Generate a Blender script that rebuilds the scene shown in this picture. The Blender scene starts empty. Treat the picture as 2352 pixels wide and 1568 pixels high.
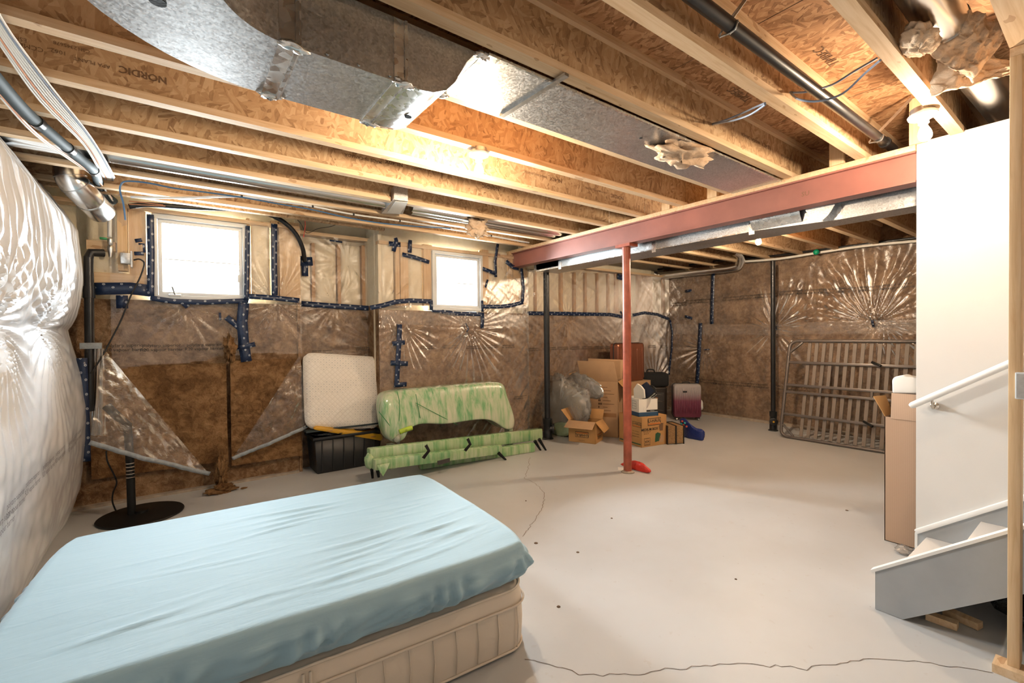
import bpy, bmesh, math, random
import numpy as np
from mathutils import Vector, Matrix

random.seed(7)
rng = np.random.default_rng(11)
SC = bpy.context.scene
COL = SC.collection

# ------------------------------------------------------------------ camera
YAW, PITCH, ROLL = math.radians(53.451), math.radians(-.724), math.radians(-.535)
FPX, CAM = 1045.3, Vector((0, 0, 1.53))
DV = Vector((math.cos(YAW) * math.cos(PITCH), math.sin(YAW) * math.cos(PITCH), math.sin(PITCH)))
_r0 = Vector((math.sin(YAW), -math.cos(YAW), 0)); _u0 = _r0.cross(DV)
RV = _r0 * math.cos(ROLL) + _u0 * math.sin(ROLL); UV = RV.cross(DV)
cd = bpy.data.cameras.new('camera'); cd.sensor_width = 36; cd.lens = FPX / 2352 * 36
cd.clip_start = .02; cd.clip_end = 200
cam = bpy.data.objects.new('camera', cd); COL.objects.link(cam)
cam.matrix_world = Matrix(((RV.x, UV.x, -DV.x, CAM.x), (RV.y, UV.y, -DV.y, CAM.y), (RV.z, UV.z, -DV.z, CAM.z), (0, 0, 0, 1)))
SC.camera = cam

# ------------------------------------------------------------------ world, daylight, exposure
w = bpy.data.worlds.new('overcast_sky'); SC.world = w; w.use_nodes = True
w.node_tree.nodes['Background'].inputs[0].default_value = (.90, .96, 1, 1)
w.node_tree.nodes['Background'].inputs[1].default_value = 3.0
SC.view_settings.view_transform = 'Standard'; SC.view_settings.look = 'None'
SC.view_settings.gamma = 1; SC.view_settings.use_curve_mapping = False
SC.view_settings.exposure = .74
BULB_W = 800.0          # radiance of a bulb's glass
DAY_W = 230.0            # daylight through each window

def daylight(name, c, sx, sz, power):
    l = bpy.data.lights.new(name, 'AREA'); l.shape = 'RECTANGLE'; l.size = sx; l.size_y = sz
    l.energy = power; l.color = (.80, .92, 1)
    o = bpy.data.objects.new(name, l); COL.objects.link(o); o.location = c
    o.rotation_euler = (math.radians(-90 + 18), 0, 0)   # faces the room (-Y), tipped downwards like sky light
    return o
daylight('daylight_one', (.22, 6.02, 2.38), .72, .72, DAY_W)
daylight('daylight_two', (3.02, 5.72, 2.32), .62, .72, DAY_W)

try:
    cy = SC.cycles; cy.max_bounces = 6; cy.diffuse_bounces = 3; cy.glossy_bounces = 3; cy.transmission_bounces = 3; cy.transparent_max_bounces = 10
    cy.caustics_reflective = False; cy.caustics_refractive = False; cy.use_adaptive_sampling = True; cy.adaptive_threshold = .09; cy.adaptive_min_samples = 16
except Exception: pass

# ------------------------------------------------------------------ helpers
def ray(x, y): return DV + RV * ((x - 1176) / FPX) + UV * ((784 - y) / FPX)
def at(x, y, X=None, Y=None, Z=None):
    """the point of a real plane X, Y or Z = const that the photograph shows at pixel x, y"""
    d = ray(x, y); i, v = (0, X) if X is not None else (1, Y) if Y is not None else (2, Z)
    return CAM + d * ((v - CAM[i]) / d[i])

class MB:
    def __init__(s): s.v = []; s.f = []; s.uv = []; s.has_uv = False
    def add(s, vs, fs, uvs=None):
        n = len(s.v); s.v += [tuple(p) for p in vs]; s.f += [tuple(n + i for i in f) for f in fs]
        if uvs: s.has_uv = True; s.uv += list(uvs)
        else: s.uv += [(0, 0)] * len(vs)
        return s
    def box(s, x0, x1, y0, y1, z0, z1):
        return s.add([(x0,y0,z0),(x1,y0,z0),(x1,y1,z0),(x0,y1,z0),(x0,y0,z1),(x1,y0,z1),(x1,y1,z1),(x0,y1,z1)],
                     [(0,3,2,1),(4,5,6,7),(0,1,5,4),(1,2,6,5),(2,3,7,6),(3,0,4,7)])
    def obox(s, c, ax, ay, az):
        """box around c with half-axis vectors"""
        c, ax, ay, az = map(Vector, (c, ax, ay, az))
        vs = [c + ax*i + ay*j + az*k for k in (-1,1) for i, j in ((-1,-1),(1,-1),(1,1),(-1,1))]
        return s.add(vs, [(0,3,2,1),(4,5,6,7),(0,1,5,4),(1,2,6,5),(2,3,7,6),(3,0,4,7)])
    def bar(s, a, b, wd, ht, up=(0,0,1)):
        a, b = Vector(a), Vector(b); d = b - a; n = d.normalized(); u = Vector(up)
        sd = n.cross(u)
        if sd.length < 1e-4: sd = n.cross(Vector((1,0,0)))
        sd.normalize(); u = sd.cross(n)
        return s.obox((a+b)/2, d/2, sd*wd/2, u*ht/2)
    def prism(s, pts, off):
        """closed polygon pts extruded by off"""
        n = len(pts); p = [Vector(q) for q in pts]; o = Vector(off)
        return s.add(p + [q + o for q in p], [tuple(range(n))[::-1], tuple(range(n, 2*n))] +
                     [(i, (i+1) % n, n + (i+1) % n, n + i) for i in range(n)])
    def tube(s, path, r, n=10, cap=True):
        P = [Vector(q) for q in path]; m = len(P); rs = r if isinstance(r, (list, tuple)) else [r] * m
        vs = []; fs = []; up = None
        for i in range(m):
            t = (P[min(i+1, m-1)] - P[max(i-1, 0)]).normalized()
            if up is None:
                up = Vector((0,0,1)) if abs(t.z) < .9 else Vector((1,0,0))
            a = t.cross(up)
            if a.length < 1e-5: a = t.cross(Vector((.3,.8,.2)))
            a.normalize(); b = a.cross(t); up = b
            for k in range(n):
                g = 2*math.pi*k/n; vs.append(P[i] + (a*math.cos(g) + b*math.sin(g)) * rs[i])
        for i in range(m-1):
            for k in range(n): fs.append((i*n+k, i*n+(k+1) % n, (i+1)*n+(k+1) % n, (i+1)*n+k))
        if cap: fs += [tuple(range(n))[::-1], tuple((m-1)*n + k for k in range(n))]
        return s.add(vs, fs)
    def lathe(s, c, prof, n=24, axis=(0,0,1)):
        """prof: (radius, height) along axis from c"""
        z = Vector(axis).normalized(); a = z.cross(Vector((1,0,0)) if abs(z.x) < .9 else Vector((0,1,0))).normalized(); b = z.cross(a); c = Vector(c)
        vs = [c + z*h + (a*math.cos(2*math.pi*k/n) + b*math.sin(2*math.pi*k/n))*r for r, h in prof for k in range(n)]
        fs = [(i*n+k, i*n+(k+1) % n, (i+1)*n+(k+1) % n, (i+1)*n+k) for i in range(len(prof)-1) for k in range(n)]
        fs += [tuple(range(n))[::-1], tuple((len(prof)-1)*n + k for k in range(n))]
        return s.add(vs, fs)
    def grid(s, P, uv=None, wrap=False):
        """P: array (nv, nu, 3)"""
        nv, nu = len(P), len(P[0]); fs = []
        for j in range(nv-1):
            for i in range(nu-1 + (1 if wrap else 0)):
                k = (i+1) % nu
                fs.append((j*nu+i, j*nu+k, (j+1)*nu+k, (j+1)*nu+i))
        vs = [tuple(map(float, p)) for row in P for p in row]
        us = None if uv is None else [tuple(map(float, p)) for row in uv for p in row]
        return s.add(vs, fs, us)
    def ribbon(s, pts, wd, nrm, off=.0, uvs=True):
        """flat strip along pts lying square to nrm"""
        P = [Vector(p) for p in pts]; nn = Vector(nrm).normalized(); vs = []; us = []; L = 0
        for i, p in enumerate(P):
            t = (P[min(i+1, len(P)-1)] - P[max(i-1, 0)]).normalized(); sd = t.cross(nn).normalized() * wd/2
            if i: L += (p - P[i-1]).length
            vs += [p - sd + nn*off, p + sd + nn*off]; us += [(L, 0), (L, wd)]
        fs = [(2*i, 2*i+1, 2*i+3, 2*i+2) for i in range(len(P)-1)]
        return s.add(vs, fs, us if uvs else None)
    def mesh(s, name, shift=(0,0,0)):
        m = bpy.data.meshes.new(name); sh = Vector(shift)
        m.from_pydata([tuple(Vector(p) - sh) for p in s.v] if sh.length else s.v, [], s.f)
        if s.has_uv:
            l = m.uv_layers.new(name='UVMap'); idx = np.empty(len(m.loops), dtype=np.int32); m.loops.foreach_get('vertex_index', idx)
            l.data.foreach_set('uv', np.array(s.uv, dtype=np.float32)[idx].ravel())
        m.update(); return m
    def build(s, name, mat, parent=None, smooth=False, bevel=0, local=False, solid=0, seg=2):
        sh = Vector((0,0,0))
        if parent is not None and not local:
            q = parent
            while q is not None: sh = sh + q.location; q = q.parent
        m = s.mesh(name, sh)
        bm = bmesh.new(); bm.from_mesh(m); bmesh.ops.recalc_face_normals(bm, faces=bm.faces)
        if bevel: bmesh.ops.bevel(bm, geom=[e for e in bm.edges if len(e.link_faces) == 2 and e.calc_face_angle(0) > .5], offset=bevel, segments=seg, affect='EDGES', profile=.5, clamp_overlap=True)
        bm.to_mesh(m); bm.free()
        if smooth or bevel: m.polygons.foreach_set('use_smooth', [True] * len(m.polygons))
        if smooth == 'auto' or bevel:
            try: m.set_sharp_from_angle(angle=math.radians(38))
            except Exception: pass
        o = bpy.data.objects.new(name, m); COL.objects.link(o)
        if mat is not None: m.materials.append(MAT[mat] if isinstance(mat, str) else mat)
        if parent is not None: o.parent = parent
        if solid:
            md = o.modifiers.new('thickness', 'SOLIDIFY'); md.thickness = solid; md.offset = 0
        return o

def tag(o, label, cat, group=None, kind=None):
    o['label'] = label; o['category'] = cat
    if group: o['group'] = group
    if kind: o['kind'] = kind
    return o
def struct(o): o['kind'] = 'structure'; return o
def stuff(o): o['kind'] = 'stuff'; return o
def T(name, label, cat, loc=(0,0,0), group=None, rot=None):
    o = bpy.data.objects.new(name, None); o.empty_display_size = .1; COL.objects.link(o); o.location = loc
    if rot: o.rotation_euler = rot
    return tag(o, label, cat, group)
def copy_tree(o, parent=None, loc=None):
    c = o.copy(); COL.objects.link(c)
    if parent is not None: c.parent = parent
    if loc is not None: c.location = loc
    for ch in [q for q in bpy.data.objects if q.parent == o]: copy_tree(ch, c)
    return c
_txt = {}
def lettering(txt, size, mat, origin, xdir, ydir, parent, name='lettering', bold=False, depth=.0006, align='CENTER'):
    """raised print: text laid from origin along xdir with letters standing along ydir"""
    key = (txt, bold, align)
    if key not in _txt:
        c = bpy.data.curves.new('lettering', 'FONT'); c.body = txt; c.size = 1; c.align_x = align; c.align_y = 'CENTER'; c.resolution_u = 2
        if bold: c.offset = .018
        o = bpy.data.objects.new('lettering', c); COL.objects.link(o)
        dg = bpy.context.evaluated_depsgraph_get(); m = bpy.data.meshes.new_from_object(o.evaluated_get(dg))
        bpy.data.objects.remove(o); bpy.data.curves.remove(c); _txt[key] = m
    m = _txt[key]
    if m.materials and m.materials[0] != MAT[mat] or not m.materials:
        m = m.copy(); m.materials.clear(); m.materials.append(MAT[mat])
        if not _txt[key].materials: _txt[key] = m
    o = bpy.data.objects.new(name, m); COL.objects.link(o)
    x = Vector(xdir).normalized(); y = Vector(ydir).normalized(); z = x.cross(y).normalized(); y = z.cross(x)
    p = Vector(origin) + z*depth
    sh = Vector((0,0,0)); q = parent
    while q is not None: sh = sh + q.location; q = q.parent
    p = p - sh
    o.parent = parent
    o.matrix_local = Matrix(((x.x*size, y.x*size, z.x*size, p.x), (x.y*size, y.y*size, z.y*size, p.y), (x.z*size, y.z*size, z.z*size, p.z), (0,0,0,1)))
    return o
def vnoise(x, y, seed=0):
    x = np.asarray(x, float); y = np.asarray(y, float); xi = np.floor(x).astype(int); yi = np.floor(y).astype(int)
    fx = x - xi; fy = y - yi; fx = fx*fx*(3-2*fx); fy = fy*fy*(3-2*fy)
    def h(a, b):
        n = (a*374761393 + b*668265263 + seed*1442695041) & 0xffffffff
        n = ((n ^ (n >> 13)) * 1274126177) & 0xffffffff
        return ((n ^ (n >> 16)) & 0xffff) / 65535.0
    return (h(xi,yi)*(1-fx) + h(xi+1,yi)*fx)*(1-fy) + (h(xi,yi+1)*(1-fx) + h(xi+1,yi+1)*fx)*fy
def fbm(x, y, seed=0, o=4):
    s = 0; a = .5
    for k in range(o): s = s + a*vnoise(np.asarray(x)*2**k, np.asarray(y)*2**k, seed+k); a *= .5
    return s
def arc(c, r, a0, a1, n, ax, ay):
    c, ax, ay = Vector(c), Vector(ax), Vector(ay)
    return [c + ax*(r*math.cos(a0+(a1-a0)*k/n)) + ay*(r*math.sin(a0+(a1-a0)*k/n)) for k in range(n+1)]
def smoothpath(P, n=6):
    """Catmull-Rom through P"""
    P = [Vector(p) for p in P]; out = []
    for i in range(len(P)-1):
        a = P[max(i-1,0)]; b = P[i]; c = P[i+1]; d = P[min(i+2,len(P)-1)]
        for k in range(n):
            t = k/n; out.append(.5*((2*b) + (c-a)*t + (2*a-5*b+4*c-d)*t*t + (3*b-a-3*c+d)*t**3))
    return out + [P[-1]]

# ------------------------------------------------------------------ materials
MAT = {}
class NT:
    def __init__(s, name):
        m = bpy.data.materials.new(name); m.use_nodes = True; s.m = m; s.t = m.node_tree; s.b = s.t.nodes['Principled BSDF']; s.out = s.t.nodes['Material Output']; MAT[name] = m
    def n(s, kind, **kw):
        q = s.t.nodes.new(kind)
        for k, v in kw.items():
            if k in q.inputs: q.inputs[k].default_value = v
            else: setattr(q, k, v)
        return q
    def l(s, a, b): s.t.links.new(a, b)
    def coord(s, scale=(1,1,1), rot=(0,0,0), kind='Object', rnd=False):
        c = s.n('ShaderNodeTexCoord'); mp = s.n('ShaderNodeMapping'); mp.inputs['Scale'].default_value = scale; mp.inputs['Rotation'].default_value = rot
        s.l(c.outputs[kind], mp.inputs['Vector'])
        if rnd:
            oi = s.n('ShaderNodeObjectInfo'); mu = s.n('ShaderNodeMath', operation='MULTIPLY'); mu.inputs[1].default_value = 37.0
            s.l(oi.outputs['Random'], mu.inputs[0]); s.l(mu.outputs[0], mp.inputs['Location'])
        return mp.outputs[0]
    def noise(s, vec, scale, detail=4, rough=.55, dist=0):
        q = s.n('ShaderNodeTexNoise'); q.inputs['Scale'].default_value = scale; q.inputs['Detail'].default_value = detail
        q.inputs['Roughness'].default_value = rough; q.inputs['Distortion'].default_value = dist; s.l(vec, q.inputs['Vector']); return q.outputs[0]
    def vor(s, vec, scale, out='Color', feat='F1', rnd=1):
        q = s.n('ShaderNodeTexVoronoi', feature=feat); q.inputs['Scale'].default_value = scale; q.inputs['Randomness'].default_value = rnd; s.l(vec, q.inputs['Vector']); return q.outputs[out]
    def ramp(s, fac, stops):
        q = s.n('ShaderNodeValToRGB'); e = q.color_ramp.elements
        while len(e) < len(stops): e.new(.5)
        for i, (p, c) in enumerate(stops): e[i].position = p; e[i].color = (*c, 1) if len(c) == 3 else c
        s.l(fac, q.inputs[0]); return q.outputs[0]
    def mix(s, fac, a, b, mode='MIX'):
        q = s.n('ShaderNodeMixRGB', blend_type=mode)
        for k, v in ((0, fac), (1, a), (2, b)):
            if hasattr(v, 'type') and hasattr(v, 'node'): s.l(v, q.inputs[k])
            else: q.inputs[k].default_value = v if k == 0 else (*v, 1)
        return q.outputs[0]
    def math(s, op, a, b=0.0, c=None):
        q = s.n('ShaderNodeMath', operation=op)
        for k, v in enumerate((a, b) if c is None else (a, b, c)):
            if hasattr(v, 'node'): s.l(v, q.inputs[k])
            else: q.inputs[k].default_value = v
        return q.outputs[0]
    def col(s, o): s.l(o, s.b.inputs['Base Color'])
    def set(s, **kw):
        for k, v in kw.items(): s.b.inputs[k.replace('_', ' ')].default_value = v
    def bump(s, h, strength=.3, dist=.01):
        q = s.n('ShaderNodeBump'); q.inputs['Strength'].default_value = strength; q.inputs['Distance'].default_value = dist
        s.l(h, q.inputs['Height']); s.l(q.outputs[0], s.b.inputs['Normal']); return q
def plain(name, c, rough=.6, metal=0, var=.0, vscale=8, bump=0, bscale=60, coat=0, spec=.5, emit=None, es=0, bdist=.004, rnd=False):
    t = NT(name); t.set(Roughness=rough, Metallic=metal)
    t.b.inputs['Base Color'].default_value = (*c, 1); t.b.inputs['Specular IOR Level'].default_value = spec
    if var or bump: v = t.coord(rnd=rnd)
    if var:
        lo = tuple(max(0, x*(1-var)) for x in c); hi = tuple(min(1, x*(1+var)) for x in c)
        t.col(t.ramp(t.noise(v, vscale), [(.3, lo), (.7, hi)]))
    if bump: t.bump(t.noise(v, bscale, 3), bump, bdist)
    if coat: t.set(Coat_Weight=coat, Coat_Roughness=.12)
    if emit: t.b.inputs['Emission Color'].default_value = (*emit, 1); t.b.inputs['Emission Strength'].default_value = es
    return t

def osb(name, tones, axes, edge=.55):
    """strand board: three layers of long flakes lying at different angles; axes = (long, across) scales in the board plane XZ or XY"""
    t = NT(name); t.set(Roughness=.72); t.b.inputs['Specular IOR Level'].default_value = .25
    plane = axes
    outs = []; hs = []
    for k, (ang, sl, sa) in enumerate(((.35, 13, 52), (-.9, 16, 60), (1.35, 12, 46))):
        rot = (0, ang, 0) if plane == 'XZ' else (0, 0, ang)
        sc = (sl, 1, sa) if plane == 'XZ' else (sl, sa, 1)
        c = t.n('ShaderNodeTexCoord'); m1 = t.n('ShaderNodeMapping'); m1.inputs['Rotation'].default_value = rot
        oi = t.n('ShaderNodeObjectInfo'); mu = t.math('MULTIPLY', oi.outputs['Random'], 23.0 + k)
        t.l(mu, m1.inputs['Location']); t.l(c.outputs['Object'], m1.inputs['Vector'])
        m2 = t.n('ShaderNodeMapping'); m2.inputs['Scale'].default_value = sc; t.l(m1.outputs[0], m2.inputs['Vector'])
        q = t.n('ShaderNodeTexVoronoi'); q.inputs['Scale'].default_value = 1.0; t.l(m2.outputs[0], q.inputs['Vector'])
        sep = t.n('ShaderNodeSeparateColor'); t.l(q.outputs['Color'], sep.inputs[0])
        gr = t.noise(m2.outputs[0], 2.2, 5, .65)
        val = t.math('MULTIPLY_ADD', gr, .45, t.math('MULTIPLY', sep.outputs[0], .55))
        outs.append((val, sep.outputs[1])); hs.append(sep.outputs[0])
    v0 = t.coord(rnd=True)
    sel = t.vor(v0, 22, 'Color'); s2 = t.n('ShaderNodeSeparateColor'); t.l(sel, s2.inputs[0])
    a = t.math('GREATER_THAN', s2.outputs[0], .45); b = t.math('GREATER_THAN', s2.outputs[1], .6)
    mm = t.mix(a, outs[0][0], outs[1][0]); mm = t.mix(b, mm, outs[2][0])
    ln = t.noise(t.coord((3, 3, 3), rnd=True), .6, 3)
    dk = t.math('MULTIPLY_ADD', t.math('SUBTRACT', ln, .5), .35, mm)
    t.col(t.ramp(dk, [(.16, tones[0]), (.36, tones[1]), (.58, tones[2]), (.85, tones[3])]))
    t.bump(mm, edge, .002)
    return t
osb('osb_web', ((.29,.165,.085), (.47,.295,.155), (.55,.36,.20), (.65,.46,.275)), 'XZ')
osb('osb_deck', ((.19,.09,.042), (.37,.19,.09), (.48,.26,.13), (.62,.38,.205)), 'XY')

t = NT('pine')
v = t.coord((1.2, 22, 22), rnd=True); g = t.noise(v, 2.2, 5, .6, .6)
kn = t.noise(t.coord((5, 14, 14), rnd=True), 1.1, 2)
t.col(t.mix(t.math('MULTIPLY', t.math('GREATER_THAN', kn, .69), .55), t.ramp(g, [(.25, (.60,.38,.20)), (.5, (.72,.51,.31)), (.8, (.80,.61,.41))]), (.40,.20,.09)))
t.set(Roughness=.7); t.b.inputs['Specular IOR Level'].default_value = .25; t.bump(g, .15, .002)
t = NT('pine_upright')
v = t.coord((22, 22, 1.2), rnd=True); g = t.noise(v, 2.2, 5, .6, .6)
t.col(t.ramp(g, [(.25, (.56,.35,.18)), (.5, (.68,.47,.27)), (.8, (.77,.57,.36))])); t.set(Roughness=.72); t.b.inputs['Specular IOR Level'].default_value = .25

def galv(name, c, rough, sp=55, amt=.22, metal=.93, bmp=.12):
    t = NT(name); v = t.coord(rnd=True)
    s = t.vor(v, sp, 'Color'); q = t.n('ShaderNodeSeparateColor'); t.l(s, q.inputs[0])
    lo = tuple(x*(1-amt) for x in c); hi = tuple(min(1, x*(1+amt)) for x in c)
    cl = t.noise(v, 3, 3)
    t.col(t.ramp(t.math('MULTIPLY_ADD', cl, .5, t.math('MULTIPLY', q.outputs[0], .5)), [(.2, lo), (.75, hi)])); t.set(Metallic=metal)
    rr = t.math('MULTIPLY_ADD', q.outputs[1], .16, rough-.06); t.l(rr, t.b.inputs['Roughness'])
    t.bump(t.noise(v, 5, 3), bmp, .01)
galv('galvanized', (.55,.545,.54), .36, 130, .2)
galv('duct_bright', (.70,.70,.69), .24, 40, .12, .9, .03)
galv('foil_tape', (.82,.80,.77), .26, 30, .1)
MAT['foil_tape'].node_tree.nodes['Bump'].inputs['Strength'].default_value = .5

t = plain('beam_red', (.29,.105,.078), .5, var=.16, vscale=3, bump=.1, bscale=140)
plain('column_red', (.36,.085,.045), .42, var=.3, vscale=7, bump=.12, bscale=90)
plain('abs_black', (.012,.012,.013), .32, var=.3, vscale=20)
plain('black_metal', (.006,.006,.006), .5, spec=.3)
plain('black_matte', (.014,.013,.013), .65, bump=.2, bscale=80)
plain('hose_grey', (.035,.048,.052), .7, spec=.25)
plain('white_pvc', (.74,.72,.69), .35)
plain('pipe_white', (.66,.66,.64), .3)
plain('cable_blue', (.04,.13,.27), .4)
plain('cable_grey', (.22,.27,.36), .4)
plain('cable_white', (.80,.75,.68), .45)
plain('copper', (.72,.34,.20), .28, metal=.9)
plain('brass', (.78,.62,.30), .3, metal=.9)
plain('duct_plain', (.74,.73,.71), .24, metal=1)
plain('steel', (.55,.54,.52), .3, metal=.95, var=.15, vscale=40)
plain('nickel', (.55,.50,.44), .22, metal=1)
plain('green_plastic', (.0,.30,.14), .4)
plain('green_lever', (.02,.22,.06), .4)
plain('vinyl_white', (.66,.67,.67), .35)
plain('paint_white', (.80,.78,.75), .42, var=.02, vscale=3)
plain('paint_grey', (.36,.375,.385), .5, var=.06, vscale=6, bump=.05, bscale=30)
plain('drywall', (.64,.605,.565), .55, var=.035, vscale=1.6, bump=.06, bscale=160)
plain('rear_wall', (.62,.58,.53), .8)
plain('porcelain', (.85,.84,.81), .25)
plain('cardboard', (.47,.29,.155), .8, var=.08, vscale=5, bump=.1, bscale=120)
plain('cardboard_orange', (.50,.27,.10), .8, var=.09, vscale=5, bump=.1, bscale=120)
plain('cardboard_inside', (.42,.24,.11), .85, var=.08, vscale=5)
plain('kraft_tape', (.34,.17,.07), .3)
plain('ink_black', (.022,.02,.018), .6)
plain('ink_orange', (.55,.16,.03), .6)
plain('ink_green', (.03,.10,.05), .6)
plain('ink_brown', (.17,.09,.045), .7)
plain('ink_white', (.8,.8,.78), .6)
plain('print_grey', (.06,.055,.06), .6)
plain('card_white', (.80,.76,.69), .7)
plain('card_blue', (.025,.075,.15), .5)
plain('paper', (.78,.74,.66), .75)
plain('navy', (.012,.018,.045), .6)
plain('black_fabric', (.011,.011,.012), .85, bump=.3, bscale=300)
plain('dark_leather', (.02,.014,.010), .4, bump=.2, bscale=200)
plain('charcoal', (.045,.04,.038), .6)
plain('tote_black', (.010,.010,.011), .42, bump=.1, bscale=40)
plain('yellow_lid', (.62,.33,.02), .45, var=.08, vscale=6)
plain('red_bag', (.62,.035,.02), .45, bump=.5, bscale=18, bdist=.02)
plain('blue_bag', (.018,.035,.19), .35, bump=.5, bscale=22, bdist=.02)
plain('bag_red_print', (.55,.08,.05), .5); plain('bag_teal_print', (.03,.35,.38), .5)
plain('foam_white', (.84,.83,.80), .6)
plain('bin_bag', (.010,.010,.012), .22, bump=.8, bscale=24, bdist=.02)
plain('frame_grey', (.135,.115,.105), .38, metal=.35)
plain('pages_gilt', (.33,.19,.08), .5, var=.35, vscale=60); plain('slat_taupe', (.21,.17,.14), .6, var=.06, vscale=10)
plain('copper_shell', (.28,.10,.055), .26, metal=.55)
plain('case_black', (.012,.012,.013), .4)
plain('tag_white', (.8,.78,.75), .6)
plain('tag_leather', (.32,.14,.06), .6)
plain('exterior_siding', (.85,.86,.88), .9)
plain('concrete_ledge', (.40,.33,.26), .9, var=.2, vscale=14, bump=.5, bscale=60)
plain('mortar_dirt', (.16,.10,.06), .95, var=.4, vscale=20)
plain('lime_tape', (.45,.62,.06), .35)

for nm_, k_ in (('bulb_glow', 1.45), ('bulb_glow_dim', .8), ('bulb_glow_far', 2.3)):
    t = NT(nm_); e = t.n('ShaderNodeEmission'); e.inputs[0].default_value = (1, .79, .56, 1); e.inputs[1].default_value = BULB_W*k_; t.l(e.outputs[0], t.out.inputs[0])

# floor: painted concrete, scuffed
t = NT('floor_paint'); v = t.coord(); a = t.noise(v, .55, 5, .6); b = t.noise(v, 14, 5, .6)
base = t.ramp(a, [(.30, (.455,.45,.44)), (.55, (.52,.525,.525)), (.75, (.555,.565,.57))])
sp = t.vor(t.coord((1.0, 1.0, 1.0)), 9, 'Distance'); spots = t.math('MULTIPLY', t.math('LESS_THAN', sp, .035), t.math('GREATER_THAN', t.noise(v, 1.7, 2), .56))
base = t.mix(t.math('MULTIPLY', spots, .55), base, (.25,.19,.14))
base = t.mix(t.math('MULTIPLY', t.math('GREATER_THAN', b, .66), .18), base, (.40,.34,.28))
t.col(base); rr = t.math('MULTIPLY_ADD', a, .30, .30); t.l(rr, t.b.inputs['Roughness']); t.b.inputs['Specular IOR Level'].default_value = .4
t.bump(b, .08, .003)

def wool(name, tones, scale=9, bump=.7):
    t = NT(name); v = t.coord(rnd=True); wv = t.noise(v, scale*1.3, 6, .70, .45); f = t.noise(v, scale*.35, 3, .5)
    t.col(t.ramp(t.math('MULTIPLY_ADD', f, .45, t.math('MULTIPLY', wv, .62)), [(.30, tones[0]), (.50, tones[1]), (.68, tones[2])]))
    t.set(Roughness=.95); t.b.inputs['Specular IOR Level'].default_value = .1; t.bump(wv, bump, .03)
wool('wool_brown', ((.055,.027,.013), (.23,.13,.068), (.46,.295,.17)), 12, 1.0)
wool('wool_raw', ((.042,.018,.007), (.19,.098,.042), (.38,.215,.10)), 12, 1.2)
wool('wool_cream', ((.68,.57,.40), (.80,.70,.52), (.86,.78,.62)), 5, .25)
plain('stud_tan', (.50,.29,.14), .8, var=.12, vscale=9)
wool('wool_pink', ((.48,.31,.19), (.66,.47,.32), (.78,.62,.46)), 9, .5)

def sheet(name, gl, col, rough, fine=.35, fs=38, fk=.95):
    """clear polyethylene: mostly see-through, with a milky glossy skin"""
    t = NT(name); v = t.coord(); t.b.inputs['Base Color'].default_value = (*col, 1); t.set(Roughness=rough)
    t.b.inputs['Specular IOR Level'].default_value = .8
    bp = t.bump(t.noise(v, fs, 4, .6, .8), fine, .006)
    tr = t.n('ShaderNodeBsdfTransparent'); tr.inputs[0].default_value = (.97, .95, .93, 1)
    gs = t.n('ShaderNodeBsdfGlossy'); gs.inputs['Roughness'].default_value = rough; gs.inputs[0].default_value = (1, 1, 1, 1); t.l(bp.outputs[0], gs.inputs['Normal'])
    fr = t.n('ShaderNodeFresnel'); fr.inputs[0].default_value = 1.5; t.l(bp.outputs[0], fr.inputs['Normal'])
    m1 = t.n('ShaderNodeMixShader'); m1.inputs[0].default_value = gl; t.l(tr.outputs[0], m1.inputs[1]); t.l(t.b.outputs[0], m1.inputs[2])
    m2 = t.n('ShaderNodeMixShader'); t.l(t.math('MULTIPLY', fr.outputs[0], fk), m2.inputs[0]); t.l(m1.outputs[0], m2.inputs[1]); t.l(gs.outputs[0], m2.inputs[2])
    t.l(m2.outputs[0], t.out.inputs[0])
sheet('poly', .10, (.72,.65,.57), .25, .35)
sheet('poly_soft', .065, (.70,.64,.57), .25, .3, 38, .5)
sheet('poly_milky', .40, (.80,.72,.62), .2)
sheet('bag_clear', .34, (.78,.74,.68), .14, 1.0, 16)
t = NT('poly_white'); v = t.coord((1, 1, 1)); n1 = t.noise(v, 1.3, 3)
t.col(t.ramp(n1, [(.3, (.70,.70,.71)), (.7, (.76,.77,.79))])); t.set(Roughness=.22, Coat_Weight=.4, Coat_Roughness=.12); t.bump(t.noise(v, 46, 3, .6, .5), .12, .004)
sheet('glass', .0, (.9,.9,.9), .02, 0)

# navy sheathing tape with a row of white round marks; u runs along the strip in metres
t = NT('tape_navy'); c = t.n('ShaderNodeTexCoord'); sx = t.n('ShaderNodeSeparateXYZ'); t.l(c.outputs['UV'], sx.inputs[0])
def marks(off, vv):
    fu = t.math('SUBTRACT', t.math('FRACT', t.math('ADD', t.math('DIVIDE', sx.outputs[0], .125), off)), .5)
    du = t.math('MULTIPLY', fu, 0.125 / .0105); dv = t.math('DIVIDE', t.math('SUBTRACT', sx.outputs[1], vv), .0085)
    d = t.math('SQRT', t.math('ADD', t.math('MULTIPLY', du, du), t.math('MULTIPLY', dv, dv)))
    ring = t.math('MULTIPLY', t.math('LESS_THAN', d, 1.0), t.math('GREATER_THAN', d, .62))
    dash = t.math('MULTIPLY', t.math('LESS_THAN', t.math('ABSOLUTE', du), .18), t.math('LESS_THAN', t.math('ABSOLUTE', dv), .42))
    return t.math('MAXIMUM', ring, dash)
mk = t.math('MAXIMUM', marks(0, .014), marks(.5, .044))
t.col(t.mix(mk, (.012,.026,.07), (.50,.53,.57))); t.set(Roughness=.28); t.bump(t.noise(t.coord(), 30, 3, .6, .6), .5, .008)
plain('tape_grey', (.30,.33,.35), .3, bump=.4, bscale=40, var=.2, vscale=30)

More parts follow.
